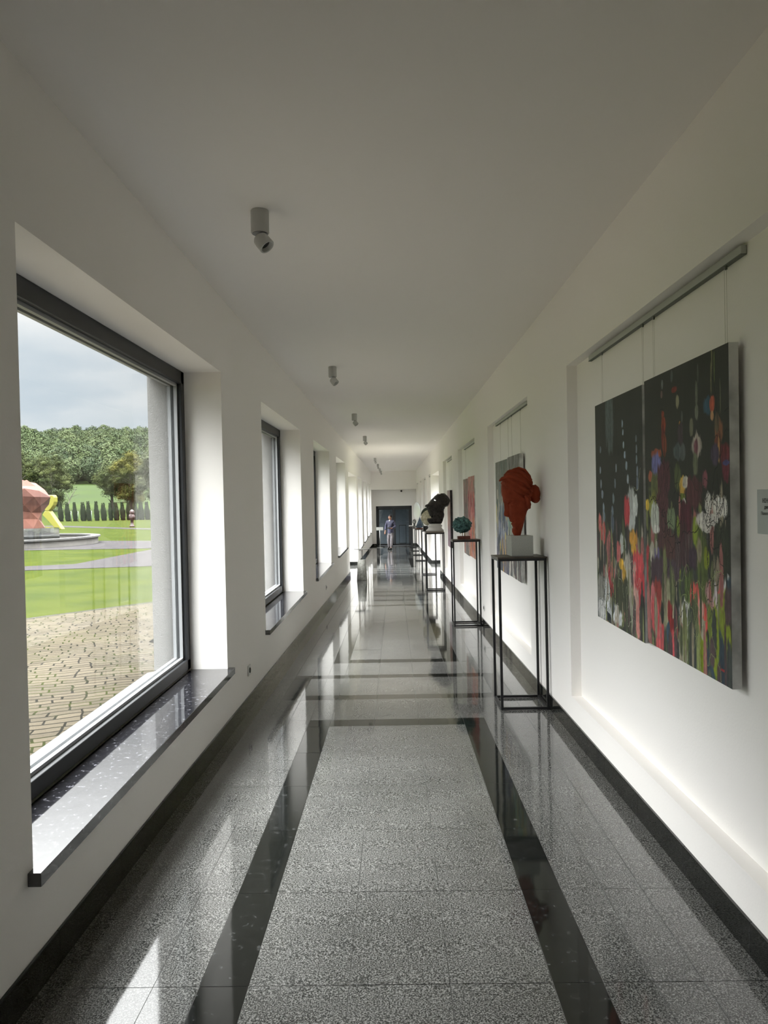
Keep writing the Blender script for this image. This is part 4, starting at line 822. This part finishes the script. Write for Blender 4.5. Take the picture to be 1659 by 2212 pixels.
flat('garden_path', [(-40, 66), (-28.7, 62.4), (-16.24, 50.6), (-8, 46), (-8, 47.6), (-16.98, 53.07), (-29, 65.2), (-40, 69)], .010, m_path)
flat('meadow_path', [(-75, 152), (-62, 150), (-48, 149), (-48, 152), (-62, 153), (-75, 155)], 5.2 + .6, M('pale_track', (.22, .20, .15), .9)) if False else None

# fountain basin, mirror plinth, faceted head
t = emp('fountain_basin', (-17.6, 34.0, -.25)); tag(t, 'round grey stone basin around the mirrored plinth outside', 'fountain')
m_bas = M('basin_stone', (.085, .08, .073), .85, var=.18, scale=2.5)
g = G(); g.lathe([(3.55, 0), (3.8, 0), (3.8, .30), (3.55, .30)], n=72, ring=True); g.obj('basin_wall', m_bas, t)
g = G(); g.lathe([(3.50, .30), (3.90, .30), (3.90, .37), (3.50, .37)], n=72, ring=True); g.obj('rim', M('rim_stone', (.034, .033, .031), .8), t)
g = G(); g.lathe([(3.54, .09), (3.54, .10)], n=72); g.obj('water', M('dark_water', (.03, .032, .03), .08), t)
t = G().box(-1.15, 1.15, -1.15, 1.15, 0, .68).obj('mirrored_plinth', M('polished_steel', (.55, .57, .57), .06, metal=1, bump=.25, bscale=1.2)); t.location = (-16.9, 34.2, -.149); t.rotation_euler = (0, 0, math.radians(38)); tag(t, 'mirror-polished steel plinth in the basin under the rust-coloured head', 'plinth')
m_rust = M('rusted_steel', (.036, .0075, .003), .85, col2=(.066, .018, .0075), scale=1.1, bump=.2, bscale=4)
bm = bmesh.new(); rb = random.Random(4)
ring = [(0, 1.05), (.35, .93), (.75, .92), (1.05, 1.14), (1.45, 1.28), (1.75, 1.12), (1.98, .72), (2.14, .38)]; vv = []
for j, (z, r) in enumerate(ring):
    n = 9
    for i in range(n):
        a = 2 * math.pi * (i + .5 * (j % 2)) / n; k = r * rb.uniform(.88, 1.06) if j else r
        vv.append((math.cos(a) * k, math.sin(a) * k * .85, z + (rb.uniform(-.09, .09) if 0 < j else 0)))
fs = []
for j in range(len(ring) - 1):
    for i in range(9):
        a, b = j * 9 + i, j * 9 + (i + 1) % 9; c, d = a + 9, b + 9
        fs += [(a, b, c), (b, d, c)] if j % 2 == 0 else [(a, b, d), (a, d, c)]
fs.append(tuple(reversed(range(9)))); fs.append(tuple(63 + i for i in range(9)))
t = G().add(vv, fs).obj('faceted_head_sculpture', m_rust); t.location = (-17.1, 34.2, .533); tag(t, 'large faceted rust-brown head sculpture standing on mirrored plinth outside', 'sculpture')
# yellow ribbon sculpture
m_yel = M('yellow_paint', (.120, .112, .004), .6)
q = lambda x, y: ((x - 110) * .0346, (1143 - y) * .0346)
t = emp('yellow_sculpture', (-25.78, 56, -.25)); tag(t, 'bright yellow bent-ribbon sculpture on the lawn beyond the fountain', 'sculpture')
g = G(); g.prism([q(101, 1103), q(100, 1092), q(102, 1080), q(105, 1072), q(110, 1068.5), q(119, 1068.5), q(122, 1074), q(122, 1083), q(119, 1091), q(114, 1098), q(109, 1103)], -.3, .3, 'y'); g.obj('loop', m_yel, t, bevel=.05)
g = G(); g.prism([q(95, 1111), q(100, 1103), q(110, 1103), q(136.5, 1143), q(124, 1143)], -.3, .3, 'y'); g.obj('leg', m_yel, t, bevel=.03)
t = emp('garden_bust', (-20.38, 58, -.25)); tag(t, 'small dark red-brown bust on a slim post, out on the lawn', 'sculpture')
m_bust = M('dark_red_bronze', (.022, .008, .007), .6, var=.4, scale=6)
g = G(); g.lathe([(.20, 0), (.20, .10), (.12, .12), (.11, .50), (.17, .54)], n=16); g.obj('post', m_bust, t)
g = G(); g.ico((0, 0, .78), .26, 3, .25, 2.2, (.9, .8, 1.1), seed=3); g.ico((.02, 0, 1.12), .20, 3, .2, 2.2, (.9, .9, 1.15), seed=6); g.obj('bust', m_bust, t)

# vegetation
def leafmat(name, c1, c2, scale=.8): return M(name, c1, .9, spec=.1, col2=c2, scale=scale)
m_cyp = leafmat('cypress_green', (0.0040, 0.0066, 0.0033), (0.0086, 0.0132, 0.0059), 2)
m_f = [leafmat('forest_green', (0.0145, 0.0238, 0.0099), (0.0436, 0.0581, 0.0238), .35), leafmat('forest_green_pale', (0.0198, 0.0304, 0.0132), (0.0554, 0.0686, 0.0304), .35), leafmat('forest_green_deep', (0.0112, 0.0198, 0.0092), (0.0343, 0.0462, 0.0224), .35)]
m_bark = M('bark', (.035, .028, .022), .9)
def cypress(h, r):
    g = G(); prof = []; n = 14
    for i in range(12):
        t_ = i / 11; prof.append((r * (.80 + .25 * math.sin(math.pi * t_) - .45 * t_ ** 2) * (1 - t_ ** 9) + .01, .04 + t_ * (h - .04)))
    g.lathe(prof, n=n)
    g.v = [(x + noise.noise(Vector((x * 6, y * 6, z * 4))) * .10 - .05 * z, y + noise.noise(Vector((y * 6, z * 4, x * 6))) * .10, z) for x, y, z in g.v]
    for q in range(500):
        z = rb.uniform(.05, h); a = rb.uniform(0, 6.28); rr_ = r * (.92 - .4 * (z / h) ** 2) * rb.uniform(.85, 1.1); p_ = Vector((math.cos(a) * rr_ - .05 * z, math.sin(a) * rr_, z)); s_1 = rb.uniform(.03, .06)
        g.add([p_ - Vector((s_1 * .5, 0, 0)), p_ + Vector((0, s_1 * .3, -s_1)), p_ + Vector((s_1 * .5, 0, 0)), p_ + Vector((0, 0, s_1 * 1.6))], [(0, 1, 2, 3)])
    return g.obj('columnar_cypress', m_cyp)
words = ['leftmost', 'second', 'third', 'fourth', 'fifth', 'sixth', 'seventh', 'eighth', 'ninth', 'tenth', 'eleventh', 'twelfth', 'thirteenth', 'fourteenth', 'rightmost']
CX = [-36.64, -35.87, -35.05, -34.13, -33.52, -32.65, -31.88, -31.11, -30.5, -29.78, -29.07, -28.35, -27.74, -27.08, -26.41]
for i, x in enumerate(CX):
    o = cypress(2.05 + rb.uniform(-.12, .15), .27 + rb.uniform(-.04, .04)); o.location = (x, 82, -.27)
    tag(o, ('%s dark columnar cypress from the left in the row across the lawn' % words[i]) if i not in (0, 14) else ('%s dark columnar cypress in the row across the lawn' % words[i]), 'tree', 'cypresses in a row across the lawn')
m_post = M('green_post', (.06, .09, .06), .6)
PX = [-37.09, -34.65, -33.9, -32.45]
pl = ['slim green fence post left of the cypress row', 'slim green fence post behind the third and fourth cypresses', 'slim green fence post behind the fourth and fifth cypresses', 'slim green fence post beyond the sixth cypress']
for i, x in enumerate(PX):
    g = G(); g.tube([(0, 0, 0), (0, 0, 1.15)], .035, 8); o = g.obj('fence_post', m_post); o.location = (x, 80, -.26); tag(o, pl[i], 'post', 'fence posts near the cypresses')

def big_tree(name, x, y, h, w, base, mat, label, seed, trunk=.25, dens=55, wz=.8):
    r_ = random.Random(seed); t = emp(name, (x, y, base)); tag(t, label, 'tree')
    g = G(); g.tube([(0, 0, -.3), (.1, 0, h * .25), (0, .1, h * .5), (.15, 0, h * .8)], [trunk, trunk * .8, trunk * .55, trunk * .2], 8)
    for k in range(7):
        a = r_.uniform(0, 6.28); z0 = h * r_.uniform(.2, .6); L = w * r_.uniform(.25, .45); g.tube([(0, 0, z0), (math.cos(a) * L * .5, math.sin(a) * L * .5, z0 + L * .3), (math.cos(a) * L, math.sin(a) * L, z0 + L * .45)], [trunk * .35, trunk * .22, trunk * .08], 6)
    g.obj('trunk', m_bark, t)
    g = G(); vs_ = []; fs = []
    for k in range(dens):
        u = Vector((r_.gauss(0, 1), r_.gauss(0, 1), r_.gauss(0, 1))).normalized() * r_.uniform(.35, 1) ** .5
        c = Vector((u.x * w * .42, u.y * w * .42, h * (.58 + u.z * .36 * wz))); rad = w * r_.uniform(.09, .17)
        g.ico(c, rad * .55, 1, .45, 2.5, (1, 1, .75), seed=k)
        for q in range(260):
            d = Vector((r_.gauss(0, 1), r_.gauss(0, 1), r_.gauss(0, 1))).normalized(); p_ = c + Vector((d.x, d.y, d.z * .8)) * rad * r_.uniform(.75, 1.25); s = r_.uniform(.05, .11) * (w / 7) ** .5
            a1 = Vector((r_.gauss(0, 1), r_.gauss(0, 1), r_.gauss(0, 1))).normalized(); a2 = a1.cross(d); a2 = a2.normalized() if a2.length > .01 else a1
            g.add([p_ - a1 * s, p_ - a2 * s * .6, p_ + a1 * s, p_ + a2 * s * .6], [(0, 1, 2, 3)], 0)
    g.obj('foliage', mat, t)
m_t1 = leafmat('broadleaf_green', (0.0119, 0.0185, 0.0053), (0.0356, 0.0422, 0.0119), .5); m_t2 = leafmat('dark_broadleaf', (0.0046, 0.0099, 0.0033), (0.0172, 0.0264, 0.0079), .6)
m_t3 = leafmat('yellowing_leaf', (0.0224, 0.0277, 0.0059), (0.0726, 0.0660, 0.0132), .25); m_t4 = leafmat('grey_green_leaf', (0.0172, 0.0238, 0.0099), (0.0396, 0.0449, 0.0211), .4)
big_tree('broadleaf_tree', -50.6, 101, 10.4, 8.0, -.3, m_t1, 'tall broadleaf tree at the left, behind the rust-coloured head', 31)
big_tree('broadleaf_tree', -49.6, 96, 6.3, 4.6, -.3, m_t2, 'lower very dark tree just behind the rust-coloured head', 32)
big_tree('broadleaf_tree', -46.0, 100, 8.8, 6.0, -.3, m_t1, 'broadleaf tree behind the yellow ribbon sculpture', 33, wz=1.1, dens=75)
big_tree('broadleaf_tree', -38.6, 102, 8.6, 5.2, -.3, m_t1, 'tree with bare lower trunk right of the meadow gap', 34, wz=.62)
big_tree('broadleaf_tree', -35.6, 101, 9.6, 5.0, -.3, m_t3, 'tree with yellowing crown in the right part of the window', 35, wz=1.0, dens=70)
big_tree('broadleaf_tree', -32.0, 99, 9.3, 4.6, -.3, m_t4, 'pale grey-green tree beside the window edge', 36, wz=1.1, dens=70)
big_tree('shrub', -42.2, 118, 3.2, 3.6, 1.0, m_t3, 'low yellow-green shrub in the meadow gap', 37, trunk=.08, dens=24)
big_tree('shrub', -39.9, 116, 2.6, 3.0, .9, m_t3, 'small yellow-green shrub right of the larger one in the meadow gap', 38, trunk=.08, dens=20)
o = G(); o.tube([(0, 0, 0), (.5, 0, 1.6), (1.0, 0, 2.9), (1.7, 0, 4.0)], [.09, .07, .05, .02], 6); o.tube([(.8, 0, 2.4), (.4, 0, 3.6)], [.04, .01], 5); o.tube([(1.0, 0, 2.9), (2.2, 0, 3.3)], [.03, .01], 5)
o = o.obj('bare_sapling', m_bark); o.location = (-43.4, 98, -.3); tag(o, 'thin leaning bare sapling between the dark trees and the meadow', 'tree')

# forest on the hill: individual crowns where the window shows them, the rest as one mass

def crown_mesh(seed, sub):
    g = G(); r_ = random.Random(seed)
    for k in range(5 if sub > 1 else 1):
        g.ico((r_.uniform(-.3, .3) * (k > 0), r_.uniform(-.3, .3) * (k > 0), 1.05 + r_.uniform(-.3, .4) * (k > 0)), r_.uniform(.45, .65) if k else .78, sub, .42, 2.3, (1, 1, 1.15), seed=seed * 3.1 + k)
    if sub > 1:
        for k in range(2400):
            d = Vector((r_.gauss(0, 1), r_.gauss(0, 1), abs(r_.gauss(0, 1)) - .2)).normalized(); rd = 1.02 + .30 * noise.noise(d * 2.6 + Vector((seed * 2.0, 0, 0))); p_ = Vector((0, 0, 1.1)) + Vector((d.x * 1.05, d.y * 1.05, d.z * 1.25)) * rd * r_.uniform(.86, 1.05); s = r_.uniform(.045, .085)
            a1 = Vector((r_.gauss(0, 1), r_.gauss(0, 1), r_.gauss(0, 1))).normalized(); a2 = a1.cross(d).normalized(); g.add([p_ - a1 * s, p_ - a2 * s, p_ + a1 * s, p_ + a2 * s], [(0, 1, 2, 3)])
    g.tube([(0, 0, -.6), (0, 0, .9)], .09, 5)
    return g.mesh('forest_tree')
CM = []
for k in range(9):
    me = crown_mesh(k + 1, 2); me.materials.append(m_f[k % 3]); CM.append(me)
rf = random.Random(12); placed = []; cnt = 0; rest = []
for row in range(200):
    y = 172 + row * .72 + rf.uniform(-1, 1)
    if y > 312: break
    xa, xb = -.503 * y - 1.5, -.317 * y + 2
    for _k in range(3):
        x = rf.uniform(xa, xb); 
        mind = 3.0 + (y - 170) * .008
        if any((x - a) ** 2 + (y - b) ** 2 < mind * mind for a, b in placed[-60:]): continue
        placed.append((x, y))
placed = placed[:]; rf.shuffle(placed); main = placed[:298]; rest = placed[298:]
for x, y in main:
    o = bpy.data.objects.new('forest_tree', rf.choice(CM)); s = rf.uniform(2.0, 2.9); o.location = (x, y, hill(x, y) - .2); o.scale = (s, s, s * rf.uniform(.95, 1.25)); o.rotation_euler = (0, 0, rf.uniform(0, 6.28)); link(o)
    tag(o, 'round green tree crown in the dense forest on the far hill', 'tree', 'forest trees on the hill')
low = [crown_mesh(k + 40, 1) for k in range(3)]
g = G(); LV = [([tuple(v.co) for v in me.vertices], [tuple(p_.vertices) for p_ in me.polygons]) for me in low]
def addlow(x, y, s):
    v, f_ = rf.choice(LV); a = rf.uniform(0, 6.28); ca, sa = math.cos(a), math.sin(a); z = hill(x, y) - .3
    g.add([(x + s * (p_[0] * ca - p_[1] * sa), y + s * (p_[0] * sa + p_[1] * ca), z + s * p_[2]) for p_ in v], f_, 0, True)
for x, y in rest: addlow(x, y, rf.uniform(2.0, 2.9))
for _k in range(2600):
    y = rf.uniform(176, 345); x = rf.uniform(-1.1 * y, .9 * y)
    if -.503 * y - 1 < x < -.317 * y + 1 and y < 312: continue
    addlow(x, y, rf.uniform(2.0, 3.2))
o = g.obj('forest_canopy', m_f[0]); tag(o, 'dense mass of green forest covering the rest of the far hill', 'forest', kind='stuff')
